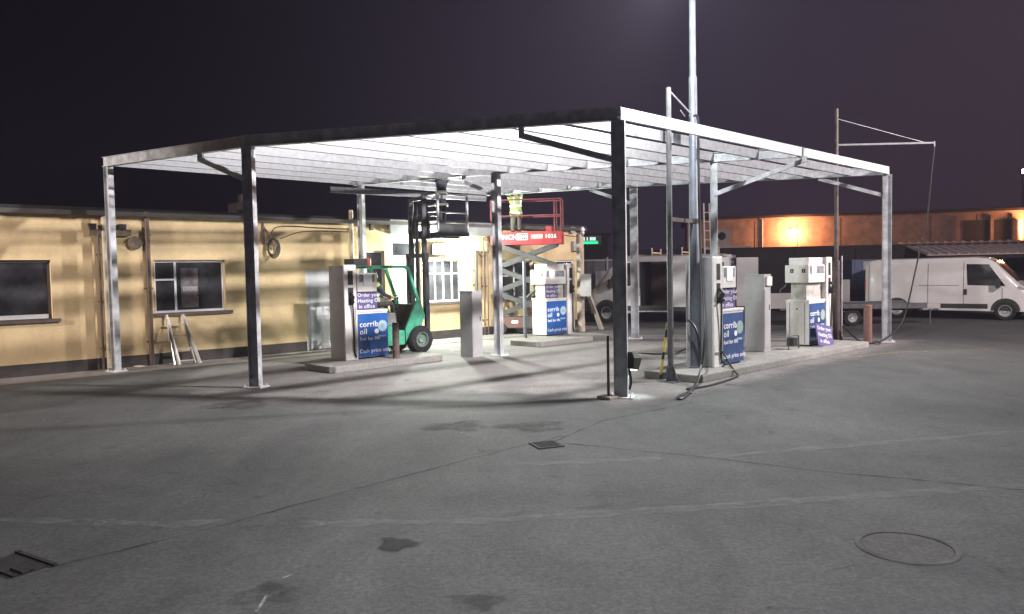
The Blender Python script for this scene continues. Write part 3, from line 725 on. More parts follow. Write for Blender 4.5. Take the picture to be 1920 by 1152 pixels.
# ------------------------------------------------------------------ poles and hose masts
pp = G(1303, 689, IH)
tp = thing('lamp_pole', 'tall tapering grey lamp pole rising out of frame through the canopy', 'lamp pole', pp)
def along(base, px, py): return Vector((0, 0, zat(base, py, px) - base.z))
zj = along(pp, 1303, 415).z; zs_ = along(pp, 1302, 145).z
MB().lathe([(.16, 0), (.16, .02), (.118, .03), (.09, zj), (.086, zj + .01), (.074, zs_), (.06, zs_ + .02), (.055, zs_ + 2.2), (0, zs_ + 2.2)], n=20).build('shaft', m_pole, tp, smooth=True)
MB().cyl((0, 0, zj - .04), (0, 0, zj + .04), .10, n=20).build('collar', m_darksteel, tp)
LHX, LHY, zl = -.62, -2.1, along(pp, 1302, -12).z
MB().bar((0, 0, zl - .05), (LHX, LHY, zl + .08), .05, .05).build('lamp_arm', m_pole, tp)
lh = MB().box((LHX, LHY, zl), (.44, .3, .16), R(30)).build('lamp_head', m_darksteel, tp, bevel=.02)
MB().box((LHX, LHY, zl - .09), (.38, .24, .012), R(30)).build('lens', emis('pole_lamp_lens', (.93, .96, 1), 60), lh)
m1 = G(1258, 716)
M1 = thing('hose_mast', 'slim grey hose mast with gusseted foot and a tilted arm near the front column', 'hose mast', m1, YAW)
zt = zat(m1, 165, 1248)
MB().cyl((0, 0, 0), (0, 0, zt), .055, .045, 14).build('tube', m_mast, M1, smooth=True)
ft = MB().bx(-.17, .17, -.17, .17, 0, .015)
for k in range(4):
    a = k * PI / 2; c, s_ = math.cos(a), math.sin(a)
    ft.loft([[(c * .05 - s_ * t, s_ * .05 + c * t, .015), (c * .15 - s_ * t, s_ * .15 + c * t, .015), (c * .05 - s_ * t, s_ * .05 + c * t, .32)] for t in (-.006, .006)])
ft.build('foot', m_mast, M1)
MB().cyl((.16, .10, 0), (.10, .06, zat(m1, 480, 1272)), .02, n=8).build('side_pipe', m_galv2, M1, smooth=True)
zc = zat(m1, 411, 1258)
MB().bar((0, 0, zc), Matrix.Rotation(-YAW, 3, 'Z') @ (Vector((pp.x, pp.y, 0)) - m1).to_3d() + Vector((0, 0, zc)), .05, .07).build('tie_bar', m_mast2, M1)
e1 = Matrix.Rotation(-YAW, 3, 'Z') @ (Vector((pp.x, pp.y, 0)) - m1) * .86
ze = zat(pp, 214, 1302)
MB().bar((0, 0, zt - .04), (e1.x, e1.y, ze), .022, .03).bar((e1.x * .55, e1.y * .55, ze - .02), (e1.x * .75, e1.y * .75, ze - .10), .015, .02).build('arm', m_galv, M1)
tb_ = thing('striped_guard', 'leaning guard bar with worn yellow and black bands beside the grey hose mast', 'guard bar', G(1237, 716), YAW)
t0 = Vector((0, 0, 0)); t1 = Matrix.Rotation(-YAW, 3, 'Z') @ (atY(1252, 605, m1.y + .12) - G(1237, 716))
for k in range(8):
    MB().cyl(t0.lerp(t1, k / 8), t0.lerp(t1, (k + 1) / 8), .026, n=10).build('band', m_yellow if k % 3 else m_black, tb_, smooth=True)
kb = G(1235, 717); chn_ = MB().bar((0, 0, .02), L2(G(1300, 711) - kb) + Vector((0, 0, .02)), .05, .035).build('steel_channel', m_galv2); chn_.location = kb
tag(chn_, 'steel channel lying on the ground at the foot of the grey mast', 'steel channel')
m2 = G(1568, 640)
M2 = thing('hose_mast', 'tall brown hose mast with a long level arm beside the last pump', 'hose mast', m2)
zt = zat(m2, 205, 1564); zh = zat(m2, 490, 1568)
MB().lathe([(.16, 0), (.16, .02), (.10, .03), (.088, zh), (.055, zh + .03), (.045, zt), (0, zt)], n=16).build('tube', m_mast2, M2, smooth=True)
g = MB()
for k in range(4):
    a = k * PI / 2 + .6; c, s_ = math.cos(a), math.sin(a)
    g.loft([[(c * .08 - s_ * t, s_ * .08 + c * t, .02), (c * .2 - s_ * t, s_ * .2 + c * t, .02), (c * .08 - s_ * t, s_ * .08 + c * t, .40)] for t in (-.008, .008)])
g.bx(-.22, .22, -.22, .22, 0, .018); g.build('foot', m_mast2, M2)
MB().cyl((.12, -.05, .02), (.12, -.05, zat(m2, 480, 1577)), .022, n=8).build('side_pipe', m_galv2, M2, smooth=True)
tipw = atY(1752, 268, m2.y - .1); tip = tipw - m2; za = zat(m2, 272, 1572)
MB().bar((0, 0, za), tip, .035, .045).bar(tip + Vector((0, 0, .04)), tip - Vector((0, 0, .10)), .03, .03).build('arm', m_galv, M2)
MB().bar((0, 0, zt - .25), tip.lerp(Vector((0, 0, za)), .08), .01, .01).build('stay', m_galv2, M2)

# hoses
def hose(name, pts, r, label, m=m_hose, sm=2):
    P = [Vector(p) for p in pts]; o0 = Vector((P[0].x, P[0].y, 0))
    o = MB().tube([p - o0 for p in P], r, 8, sm).build(name, m, smooth=True); o.location = o0
    return tag(o, label, 'hose')
yH = pp.y - .25
hose('fuel_hose', [atY(1300, 217, yH), atY(1309, 216, yH), atY(1309, 260, yH), atY(1311, 420, yH - .1), atY(1318, 560, yH - .4), atY(1322, 640, yH - .8), G(1312, 712, .06), G(1285, 745, .025), G(1268, 750, .02), G(1276, 741, .02), G(1296, 736, .02)],
     .024, 'thick black hose hanging down the lamp pole and curling onto the ground')
hose('fuel_hose', [atY(1291, 600, pp.y - .2), atY(1303, 612, pp.y - .25), atY(1312, 640, pp.y - .3), G(1308, 672, IH + .1), G(1297, 688, IH + .02)], .022, 'short looped black hose against the foot of the lamp pole')
hose('fuel_hose', [atY(1350, 655, pB.y - .05), G(1362, 672, IH + .12), G(1372, 690, .16), G(1385, 704, .03), G(1380, 708, .02), G(1345, 720, .02), G(1318, 726, .02), G(1288, 730, .02)], .02, 'black hose trailing from the blue panelled pump across the island edge')
hose('fuel_hose', [tipw - Vector((0, 0, .1)), atY(1746, 330, m2.y - .1), atY(1738, 420, m2.y - .15), atY(1722, 480, m2.y - .2), atY(1700, 585, m2.y - .3), atY(1688, 612, m2.y - .5), G(1660, 638, .12), G(1632, 646, .03), G(1610, 640, .06), atY(1590, 622, m2.y - .2), atY(1577, 605, m2.y)],
     .02, 'long black hose hanging from the level mast arm and sagging to its foot')
hose('fuel_hose', [G(1185, 660, .02), G(1215, 664, .02), G(1262, 664, .02), G(1285, 655, .05), G(1292, 650, .3)], .018, 'thin black hose lying across the pale forecourt behind the front column')
tp2 = G(1291, 690, IH); tq = MB().bar((0, 0, 0), (0, 0, zat(tp2, 605, 1291) - IH), .06, .06).build('stub_post', m_galv2); tq.location = tp2
tag(tq, 'short square steel post touching the lamp pole foot', 'post')

# lamp hung on the front column, lighting its foot
wl = thing('work_lamp', 'black work lamp strapped to the front column lighting its foot', 'work lamp', A + U * .13 + V * -.06, YAW)
zwl = zat(A, 680, 1185)
MB().loft([[(-.07, -.13, zwl - .10), (.08, -.13, zwl - .12), (.08, .12, zwl - .12), (-.07, .12, zwl - .10)], [(-.075, -.15, zwl + .08), (.15, -.14, zwl + .06), (.15, .13, zwl + .06), (-.075, .14, zwl + .08)], [(-.06, -.11, zwl + .17), (.08, -.10, zwl + .15), (.08, .1, zwl + .15), (-.06, .1, zwl + .17)]]).build('housing', m_black, wl, bevel=.015)
MB().tube([(-.07, -.05, zwl - .1), (-.05, -.08, zwl - .3), (-.05, -.04, zwl - .42)], .02, 7, 1).build('cable', m_cable, wl)
MB().bx(.0, .07, -.1, .1, zwl - .129, zwl - .122).build('lens', emis('work_lamp_lens', (.85, 1, .95), 8), wl)

# ------------------------------------------------------------------ people
def person(label, loc, rz, J, mats, cat='person'):
    """J: joints; body grown as one skinned surface; mats maps region -> material"""
    root = thing('person', label, cat, loc, rz)
    V_, E2, RD_, LB = [], [], [], []
    idx = {}
    def add(k, p, r, par, lab):
        idx[k] = len(V_); V_.append(Vector(p)); RD_.append(r); LB.append(lab)
        if par is not None: E2.append((idx[par], idx[k], lab))
    for row in J: add(*row)
    # fingers
    for sd in ('l', 'r'):
        if 'hand_' + sd in idx:
            h = V_[idx['hand_' + sd]]; w = V_[idx['wrist_' + sd]]; d = (h - w).normalized()
            sx = Vector((1, 0, 0)) if abs(d.x) < .8 else Vector((0, 1, 0)); sdv = d.cross(sx.cross(d)).cross(d).normalized() if False else (sx - d * sx.dot(d)).normalized()
            pn = d.cross(sdv)
            for i, (o_, ln_) in enumerate(((-.030, .065), (-.010, .08), (.011, .075), (.031, .058))):
                b = h + d * .03 + sdv * o_
                add(f'f{sd}{i}a', b, .010, 'hand_' + sd, 'skin'); add(f'f{sd}{i}b', b + d * ln_ * .55 + pn * .008, .009, f'f{sd}{i}a', 'skin'); add(f'f{sd}{i}c', b + d * ln_ * .85 + pn * .03, .008, f'f{sd}{i}b', 'skin')
            sg = 1 if sd == 'l' else -1
            add(f't{sd}a', h + sdv * .04 * sg - d * .01 + pn * .01, .012, 'hand_' + sd, 'skin'); add(f't{sd}b', h + sdv * .06 * sg + d * .035 + pn * .02, .010, f't{sd}a', 'skin')
    me = bpy.data.meshes.new('b'); me.from_pydata(V_, [(a, b) for a, b, _ in E2], [])
    ob = bpy.data.objects.new('b', me); C.objects.link(ob)
    ob.modifiers.new('s', 'SKIN'); 
    sv = me.skin_vertices[0].data
    for i, r in enumerate(RD_): sv[i].radius = (r, r) if not isinstance(r, tuple) else r
    sv[0].use_root = True
    ss = ob.modifiers.new('d', 'SUBSURF'); ss.levels = 2; ss.render_levels = 2
    bpy.context.view_layer.update()
    dg_ = bpy.context.evaluated_depsgraph_get()
    nm = bpy.data.meshes.new_from_object(ob.evaluated_get(dg_)); bpy.data.objects.remove(ob)
    labs = []; nm.materials.clear()
    for k, m in mats.items(): labs.append(k); nm.materials.append(m)
    for p in nm.polygons:
        p.use_smooth = True; c = p.center; best = 9; bl_ = labs[0]
        for a, b, l in E2:
            if l not in labs: continue
            pa, pb = V_[a], V_[b]; t = max(0, min(1, (c - pa).dot(pb - pa) / max(1e-6, (pb - pa).length_squared)))
            dd = (c - pa.lerp(pb, t)).length - (RD_[b] if not isinstance(RD_[b], tuple) else RD_[b][0]) * .5
            if dd < best: best, bl_ = dd, l
        p.material_index = labs.index(bl_)
    body = bpy.data.objects.new('body', nm); C.objects.link(body); body.parent = root
    hd = V_[idx['head']]; up = (V_[idx['crown']] - hd).normalized()
    hr = MB(); hr.ellip(hd + up * .055 + Vector((0, -.022, 0)), (.084, .098, .085)); hr.build('hair', m_hair, root, smooth=True)
    for sx in (-1, 1): MB().ellip(hd + Vector((sx * .032, .098, .02)), (.011, .007, .008), 8, 6).build('eye', m_black, root)
    return root, V_, idx
def stand(h=.93, arms='up', lean=0., spread=.11):
    J = [('pelvis', (0, 0, h), (.15, .11), None, 'trousers'), ('spine', (0, lean * .3, h + .18), (.145, .105), 'pelvis', 'top'), ('chest', (0, lean * .7, h + .40), (.165, .115), 'spine', 'top'),
         ('neck', (0, lean, h + .56), .062, 'chest', 'top'), ('head', (0, lean + .015, h + .69), (.085, .095), 'neck', 'skin'), ('crown', (0, lean + .01, h + .80), .06, 'head', 'skin'), ('nose', (0, lean + .122, h + .675), .014, 'head', 'skin')]
    for s, k in ((-1, 'l'), (1, 'r')):
        J += [('hip_' + k, (s * .095, 0, h - .06), .10, 'pelvis', 'trousers'), ('knee_' + k, (s * spread, .02, h * .52), .070, 'hip_' + k, 'trousers'), ('ankle_' + k, (s * spread, -.02, .09), .058, 'knee_' + k, 'trousers'), ('toe_' + k, (s * (spread + .02), .15, .045), .045, 'ankle_' + k, 'boot')]
        if arms == 'up':
            e, w, hh = (s * .27, .14, h + .66), (s * .20, .22, h + .92), (s * .19, .24, h + 1.0)
        elif arms == 'fwd':
            e, w, hh = (s * .26, .12, h + .22), (s * .20, .34, h + .30), (s * .18, .42, h + .33)
        J += [('sh_' + k, (s * .19, lean * .85, h + .49), .075, 'chest', 'top'), ('el_' + k, e, .052, 'sh_' + k, 'sleeve'), ('wrist_' + k, w, .038, 'el_' + k, 'sleeve'), ('hand_' + k, hh, .036, 'wrist_' + k, 'skin')]
    return J
def band_tube(root, c, rx, ry, z0, z1, tilt=0.):
    n = 26; b = MB()
    mk = lambda k, z: [Vector((c[0] + (rx + k) * math.cos(2 * PI * i / n), c[1] + (ry + k) * math.sin(2 * PI * i / n), z + tilt * math.cos(2 * PI * i / n))) for i in range(n)]
    b.loft([mk(0, z0), mk(.008, z0), mk(.008, z1), mk(0, z1), mk(0, z0)], True, False)
    return b.build('reflective_band', m_reflect, root)

# ------------------------------------------------------------------ forklift
fw = G(787, 662)
fk = thing('green_forklift', 'green forklift truck with raised mast parked behind the front fuel pump', 'forklift', fw + V * .48, YAW)
wid = .46
bp_ = [(-1.95, .42), (-1.9, 1.0), (-1.55, 1.08), (-.62, 1.06), (-.6, .62), (-.12, .60), (.02, .72), (.06, .42), (-.4, .22), (-1.6, .22)]
MB().prism([(-.62, .24), (-.62, .60), (-.42, .60), (-.42, .24)], (-wid, wid)).prism([(-1.40, .24), (-1.40, .74), (-.622, .74), (-.622, .24)], (-wid, wid)).build('chassis', m_green, fk, bevel=.03)
MB().prism([(-1.98, .34), (-1.98, .95), (-1.8, 1.06), (-1.402, 1.06), (-1.402, .24), (-1.85, .24)], (-wid - .02, wid + .02)).build('counterweight', m_green, fk, bevel=.05)
MB().prism([(-1.40, .742), (-1.40, 1.04), (-.66, 1.04), (-.62, .742)], (-wid + .05, wid - .05)).build('engine_cover', m_greyfk, fk, bevel=.03)
for s_ in (-1, 1):   # front cowl plates rising to the guard
    MB().prism([(-.42, .30), (-.42, .62), (-.06, 1.32), (.06, 1.32), (.20, .92), (.10, .74), (-.28, .52)], (s_ * wid - .03, s_ * wid + .03)).build('cowl_plate', m_green, fk, bevel=.01)
MB().prism([(-.40, .62), (-.08, 1.22), (-.02, 1.22), (-.2, .62)], (-wid + .031, wid - .031)).build('dashboard', m_black, fk)
st = MB().bx(-1.16, -.72, -.24, .24, 1.04, 1.15).build('seat', m_black, fk, bevel=.03)
MB().prism([(-1.24, 1.12), (-1.13, 1.12), (-1.2, 1.52), (-1.3, 1.52)], (-.23, .23)).build('seat_back', m_black, st, bevel=.03)
MB().bar((-.28, 0, 1.0), (-.44, 0, 1.34), .04, .04).build('steering_column', m_black, fk)
sw = MB(); ax = Vector((-.42, 0, .9)).normalized(); a1 = Vector((0, 1, 0)); a2 = ax.cross(a1)
sw.tube([Vector((-.46, 0, 1.37)) + (a1 * math.cos(t) + a2 * math.sin(t)) * .17 for t in [2 * PI * i / 18 for i in range(19)]], .014, 6).bar(Vector((-.46, -.16, 1.37)), Vector((-.46, .16, 1.37)), .03, .015); sw.build('steering_wheel', m_black, fk)
MB().cyl((-.55, -.3, 1.0), (-.50, -.3, 1.36), .014).ellip((-.50, -.3, 1.38), (.03, .03, .03)).build('lever', m_darksteel, fk)
gd = MB(); zg = 2.16
for s_ in (-1, 1):
    gd.bar((-1.36, s_ * wid, 1.02), (-1.36, s_ * wid, zg), .07, .06, (1, 0, 0)).bar((-1.36, s_ * wid, zg), (-.40, s_ * wid, zg), .06, .07).bar((-.40, s_ * wid, zg), (-.28, s_ * wid, zg - .06), .06, .07).bar((-.29, s_ * wid, zg - .05), (.02, s_ * wid, 1.26), .06, .07)
gd.bar((-1.36, -wid, zg), (-1.36, wid, zg), .05, .05)
for k in range(6): gd.bar((-1.2 + k * .16, -wid, zg), (-1.2 + k * .16, wid, zg), .03, .03)
gd.build('overhead_guard', m_green, fk)
bc = MB().lathe([(0, 0), (.09, 0), (.09, .16), (.05, .19), (0, .19)], (-1.3, -.2, zg + .03)).build('beacon', m_redlens, fk, smooth=True)
MB().bx(-1.75, -1.36, -.3, .1, zg + .03, zg + .20).build('light_bar', m_darksteel, fk)
def wheel(parent, x, y, r, w, rim_m, side=-1, name='wheel', rr=.55):
    t = MB().lathe([(r * rr, -w / 2), (r * .93, -w / 2), (r, -w / 2 + w * .12), (r, w / 2 - w * .12), (r * .93, w / 2), (r * rr, w / 2)], (0, 0, 0), 'y', 28, True)
    wh = t.build(name, m_tyre, parent, smooth=True); wh.location = (x, y, r)
    rm = MB().lathe([(0, side * w * .30), (r * .2, side * w * .36), (r * .3, side * w * .22), (r * (rr - .1), side * w * .25), (r * (rr - .06), side * w * .48), (r * rr * 1.06, side * w * .49), (r * rr * 1.04, side * w * .1), (0, side * w * .1)], (0, 0, 0), 'y', 24)
    for i in range(6):
        a = i * PI / 3; rm.cyl((r * .26 * math.cos(a), side * w * .3, r * .26 * math.sin(a)), (r * .26 * math.cos(a), side * w * .40, r * .26 * math.sin(a)), r * .04, n=6)
    rm.build('rim', rim_m, wh, smooth=True); return wh
wheel(fk, 0, -.48, .345, .26, m_rimg); wheel(fk, 0, .48, .345, .26, m_rimg, 1); wheel(fk, -1.5, -.42, .26, .2, m_rimg); wheel(fk, -1.5, .42, .26, .2, m_rimg, 1)
zm = 3.95
ms = MB()
for s_ in (-1, 1): ms.bx(.30, .42, s_ * .36 - .04, s_ * .36 + .04, .12, 2.5).bx(.33, .45, s_ * .27 - .035, s_ * .27 + .035, .9, zm)
for z in (.2, 2.44): ms.bx(.31, .39, -.32, .32, z - .05, z + .05)
for z in (1.0, zm - .06): ms.bx(.345, .425, -.235, .235, z - .05, z + .05)
ms.build('mast', m_darksteel, fk)
MB().cyl((.36, 0, .3), (.36, 0, 3.3), .045, n=12).build('lift_ram', m_darksteel, fk, smooth=True)
MB().bx(.30, .33, -.12, -.09, 1.0, zm - .2).bx(.30, .33, .09, .12, 1.0, zm - .2).build('chain', m_darksteel, fk)
fm_ = MB()
zf = 2.88
for s_ in (-1, 1): fm_.bx(.50, .56, s_ * .25 - .06, s_ * .25 + .06, zf, zf + .62).bx(.50, 1.55, s_ * .25 - .06, s_ * .25 + .06, zf, zf + .05)
fm_.bx(.46, .50, -.4, .4, zf + .08, zf + .20).bx(.46, .50, -.4, .4, zf + .42, zf + .54); fm_.build('fork_carriage', m_darksteel, fk)
# man cage on the forks
ckw = fk.location + rotU @ Vector((.62, 0, 0))
cg = thing('man_cage', 'dark steel work cage lifted on the forklift forks under the canopy', 'work cage', (ckw.x, ckw.y, zf + .055), YAW)
cw, cl = .55, 1.05
MB().bx(0, cl, -cw, cw, 0, .10).build('floor', m_darksteel, cg)
pst = MB()
for x in (.03, cl - .03):
    for y in (-cw + .03, cw - .03): pst.bx(x - .025, x + .025, y - .025, y + .025, .1, 1.08)
pst.build('posts', m_galv2, cg)
for s_ in (-1, 1):
    for z in (.35, .60, 1.06): MB().bar((.05, s_ * (cw - .03), z), (cl - .05, s_ * (cw - .03), z), .03, .035).build('rail', m_darksteel, cg)
for z in (.3, .62, .78, 1.05): MB().bar((.03, -cw + .06, z), (.03, -cw + .42, z), .03, .03).build('rung', m_alu, cg)
MB().bx(.04, cl - .04, -cw + .005, -cw + .02, .1, .32).build('toe_board', m_darksteel, cg)
J = stand(.90, 'up', .05)
pr, _, _ = person('person in dark work clothes with a bright reflective band standing in the raised work cage', ckw + rotU @ Vector((.62, .05, 0)) + Vector((0, 0, zf + .155)), YAW + R(200), J, {'trousers': m_navy, 'top': m_navy, 'sleeve': m_navy, 'skin': m_skin, 'boot': m_boot})
band_tube(pr, (0, .005), .205, .165, .72, .78); band_tube(pr, (0, .01), .178, .138, 1.05, 1.11)
for sx in (-1, 1): MB().bar((sx * .19, 0, .76), (sx * .18, .02, 1.08), .05, .012, (0, 1, 0)).build('reflective_band', m_reflect, pr)
# driver
dl = fk.location + rotU @ Vector((-1.0, 0, 1.15))
J = [('pelvis', (0, 0, .12), (.15, .12), None, 'trousers'), ('spine', (0, -.03, .30), (.15, .115), 'pelvis', 'top'), ('chest', (0, -.03, .50), (.17, .125), 'spine', 'top'), ('neck', (0, .0, .66), .062, 'chest', 'top'),
     ('head', (0, .03, .79), (.085, .095), 'neck', 'skin'), ('crown', (0, .025, .90), .06, 'head', 'skin'), ('nose', (0, .137, .775), .014, 'head', 'skin')]
for s_, k in ((-1, 'l'), (1, 'r')):
    J += [('hip_' + k, (s_ * .10, .06, .10), .10, 'pelvis', 'trousers'), ('knee_' + k, (s_ * .14, .42, .12), .07, 'hip_' + k, 'trousers'), ('ankle_' + k, (s_ * .14, .52, -.32), .055, 'knee_' + k, 'trousers'), ('toe_' + k, (s_ * .15, .68, -.38), .045, 'ankle_' + k, 'boot'),
          ('sh_' + k, (s_ * .20, -.02, .58), .075, 'chest', 'top'), ('el_' + k, (s_ * .25, .14, .34), .052, 'sh_' + k, 'sleeve'), ('wrist_' + k, (s_ * .16, .37, .28), .038, 'el_' + k, 'sleeve'), ('hand_' + k, (s_ * .15, .46, .27), .034, 'wrist_' + k, 'skin')]
dr_, _, _ = person('person in a hi-viz vest sitting at the forklift wheel', dl, YAW - PI / 2, J, {'trousers': m_trous, 'top': m_hiviz, 'sleeve': m_navy, 'skin': m_skin, 'boot': m_boot})
band_tube(dr_, (0, -.03), .178, .14, .30, .35)
# loose purlin lifted by the cage
a, b = atY(620, 357, ckw.y - 1.35), atY(912, 374, ckw.y + 1.1)
lpz = MB().loft([[Vector((n_, 0, z)).copy() + q for n_, z in ((0, 0), (0, .13), (.0, .14))] + [q + V * .06 + Vector((0, 0, .14)), q + V * .06 + Vector((0, 0, .13)), q + Vector((0, 0, .125)) + V * .005, q + Vector((0, 0, .006)) + V * .005, q + V * .06 + Vector((0, 0, .006)), q + V * .06] for q in (Vector((0, 0, 0)), b - a)]).build('loose_purlin', m_galv)
lpz.location = a - Vector((0, 0, .05)); tag(lpz, 'loose steel purlin held level across the work cage below the canopy', 'steel purlin')

# ------------------------------------------------------------------ scissor lift
LIFT_Y = 24.6
sc0 = atY(992, 620, LIFT_Y); sc0.z = 0; SYAW = R(-9)
sl = thing('scissor_lift', 'red scissor lift raised to the canopy behind the middle column', 'scissor lift', sc0, SYAW)
LX, LW = 1.12, .36
zp = zat(sl.location.copy(), 457, 990)
MB().bx(-LX + .1, LX - .05, -LW + .06, LW - .06, .18, .55).build('chassis', m_scis, sl, bevel=.02)
MB().bx(-LX + .2, -.1, -LW + .02, -LW + .058, .22, .52).bx(.1, LX - .2, -LW + .02, -LW + .058, .22, .52).build('side_door', mat('dull_red_brown', (.13, .06, .055), .6, 0, .25, 4), sl)
MB().bx(-.5, -.3, -LW + .014, -LW + .019, .36, .44).build('sticker', m_paper, sl)
for x in (-.85, .85):
    for s_ in (-1, 1): wheel(sl, x, s_ * (LW - .02), .19, .12, m_scis, s_)
nst = 3; hz = (zp - .58) / nst
for k in range(nst):
    z0, z1 = .58 + k * hz, .58 + (k + 1) * hz
    for s_ in (-1, 1):
        for d_ in (-1, 1):
            yo = s_ * (LW - .12) + d_ * .032
            MB().bar((-d_ * (LX - .18), yo, z0 + .04), (d_ * (LX - .18), yo, z1 - .04), .05, .145).build('scissor_arm', m_scis, sl)
    for x in (-(LX - .18), 0, LX - .18):
        MB().cyl((x, -LW + .05, z1 - .04 if x else (z0 + z1) / 2), (x, LW - .05, z1 - .04 if x else (z0 + z1) / 2), .03, n=10).build('cross_pin', m_darksteel, sl)
MB().cyl((-.5, 0, .75), (.45, 0, 1.6), .05, n=12).build('lift_ram', m_darksteel, sl, smooth=True)
pf = MB().bx(-LX, LX, -LW, LW, zp, zp + .05).bx(-LX, LX, -LW - .012, -LW + .012, zp - .04, zp + .36).bx(-LX, LX, LW - .012, LW + .012, zp - .04, zp + .36).bx(LX - .012, LX + .012, -LW + .012, LW - .012, zp - .04, zp + .34).bx(-LX - .012, -LX + .012, -LW + .012, LW - .012, zp - .04, zp + .34).build('platform', m_redpaint, sl)
lettering('lettering', [('LYNCH', .20, -LX + .14, zp + .13, 'LEFT'), ('L28 1026', .17, LX - .86, zp + .15, 'LEFT')], m_text, pf, face_m(0, -LW - .0135, 0), bold=.015)
bd = MB().bx(-.28, .06, -LW - .020, -LW - .0145, zp + .10, zp + .30).build('badge', m_text, pf)
MB().bx(-.265, .045, -LW - .024, -LW - .0205, zp + .115, zp + .285).build('badge_field', m_trim, bd)
lettering('badge_text', [('GMT', .14, -.11, zp + .15, 'CENTER')], m_text, bd, face_m(0, -LW - .0255, 0), bold=.02)
MB().bx(.16, .50, -LW - .020, -LW - .0145, zp + .13, zp + .27).build('sticker', mat('pale_pink_sticker', (.62, .40, .40), .6, 0, .5, 30), pf)
zr = zp + 1.36; zmid = zp + .86
for s_ in (-1, 1):
    for z in (zr, zmid): MB().bar((-LX + .02, s_ * LW, z), (LX - .02, s_ * LW, z), .035, .04).build('rail', m_redpale, sl)
    for x in (-LX + .02, -LX + .20, LX - .22, LX - .02): MB().bx(x - .02, x + .02, s_ * LW - .022, s_ * LW + .022, zp + .362, zr + (0 if x > -2 else 0)).build('rail_post', m_redpale, sl)
for x in (-LX + .02, LX - .02):
    for z in (zr, zmid): MB().bar((x, -LW, z), (x, LW, z), .035, .036).build('rail', m_redpale, sl)
MB().bx(.62, .80, -LW + .06, -LW + .2, zp + .36, zp + .52).build('control_box', m_redpaint, sl)
J = stand(.90, 'up', .04)
wk, _, _ = person('person in yellow hi-viz vest with reflective bands standing on the scissor lift platform', atY(968, 441, sl.location.y - .02).to_2d().to_3d() + Vector((0, 0, zp + .055)), R(25), J, {'trousers': m_trous, 'top': m_hiviz, 'sleeve': m_hiviz, 'skin': m_skin, 'boot': m_boot})
# vest skirt and bands over the body
vs = MB(); n = 26
mk = lambda z, rx, ry: [Vector((rx * math.cos(2 * PI * i / n), .005 + ry * math.sin(2 * PI * i / n), z)) for i in range(n)]
vs.loft([mk(.80, .205, .165), mk(.92, .20, .16), mk(1.10, .185, .145), mk(1.30, .195, .14)], True, False); vs.build('vest', m_hiviz, wk, smooth=True)
band_tube(wk, (0, .005), .203, .163, .88, .945); band_tube(wk, (0, .005), .19, .146, 1.10, 1.165, .01)
for sx in (-1, 1): MB().bar((sx * .10, -.138, 1.16), (sx * .13, -.12, 1.40), .05, .012, (0, 1, 0)).bar((sx * .10, .15, 1.16), (sx * .13, .15, 1.40), .05, .012, (0, 1, 0)).build('reflective_band', m_reflect, wk)

# ------------------------------------------------------------------ vehicles
def lerp_tab(tab, x):
    if x <= tab[0][0]: return tab[0][1]
    for (a, u), (b, v) in zip(tab, tab[1:]):
        if x <= b: return u + (v - u) * (x - a) / (b - a)
    return tab[-1][1]
ROOF = [(-2.75, 2.04), (-2.66, 2.14), (-2.4, 2.2), (.9, 2.22), (1.25, 2.17), (1.5, 2.02), (2.06, 1.40), (2.20, 1.22), (2.45, 1.10), (2.62, .98), (2.70, .72)]
BOT = [(-2.75, .42), (-2.5, .34), (2.5, .30), (2.70, .36)]
HWT = [(-2.75, .93), (-2.5, .99), (1.7, 1.0), (2.3, .93), (2.6, .78), (2.70, .66)]
def van_side(x, z):
    zt = lerp_tab(ROOF, x); hw = lerp_tab(HWT, x)
    k = max(0, (z - 1.15) / 1.05); y = hw * (1 - .10 * k * k)
    if zt < 1.6: y = hw * (1 - .06 * max(0, (z - .9)))
    d = (zt - z)
    if d < .16: y -= .10 * (1 - d / .16) ** 2
    return y
def van_ring(x):
    zt = lerp_tab(ROOF, x); zb = lerp_tab(BOT, x); pts = []
    zs = [zb, zb + .05, .6, .85, 1.05] + [1.05 + (zt - 1.05) * k for k in (.25, .5, .75, .9, .97)] if zt > 1.2 else [zb + (zt - zb) * k for k in (0, .06, .25, .45, .6, .7, .8, .9, .96, .985)]
    for z in zs: pts.append((van_side(x, z), z))
    rr = [(x, -y, z) for y, z in pts] + [(x, -pts[-1][0] * .55, zt), (x, pts[-1][0] * .55, zt)] + [(x, y, z) for y, z in reversed(pts)]
    return rr
def side_panel(poly, off, sgn, sub=4):
    """thin panel following the van's flank; poly = (x,z) quad corners"""
    b = MB(); n = sub
    def P(u, v):
        a = Vector(poly[0]).lerp(Vector(poly[1]), u); c = Vector(poly[3]).lerp(Vector(poly[2]), u); q = a.lerp(c, v)
        return q
    for d in (0, 1):
        pass
    outer = [[Vector((P(i / n, j / n)[0], sgn * (van_side(*P(i / n, j / n)) + off), P(i / n, j / n)[1])) for i in range(n + 1)] for j in range(n + 1)]
    inner = [[p - Vector((0, sgn * (off + .02), 0)) for p in r] for r in outer]
    vo = [[b.bm.verts.new(p) for p in r] for r in outer]; vi = [[b.bm.verts.new(p) for p in r] for r in inner]
    for j in range(n):
        for i in range(n):
            b.bm.faces.new((vo[j][i], vo[j][i + 1], vo[j + 1][i + 1], vo[j + 1][i]))
    edge = [(0, i) for i in range(n)] + [(j, n) for j in range(n)] + [(n, i) for i in range(n, 0, -1)] + [(j, 0) for j in range(n, 0, -1)]
    for k in range(len(edge)):
        a, c = edge[k], edge[(k + 1) % len(edge)]
        b.bm.faces.new((vo[a[0]][a[1]], vo[c[0]][c[1]], vi[c[0]][c[1]], vi[a[0]][a[1]]))
    return b
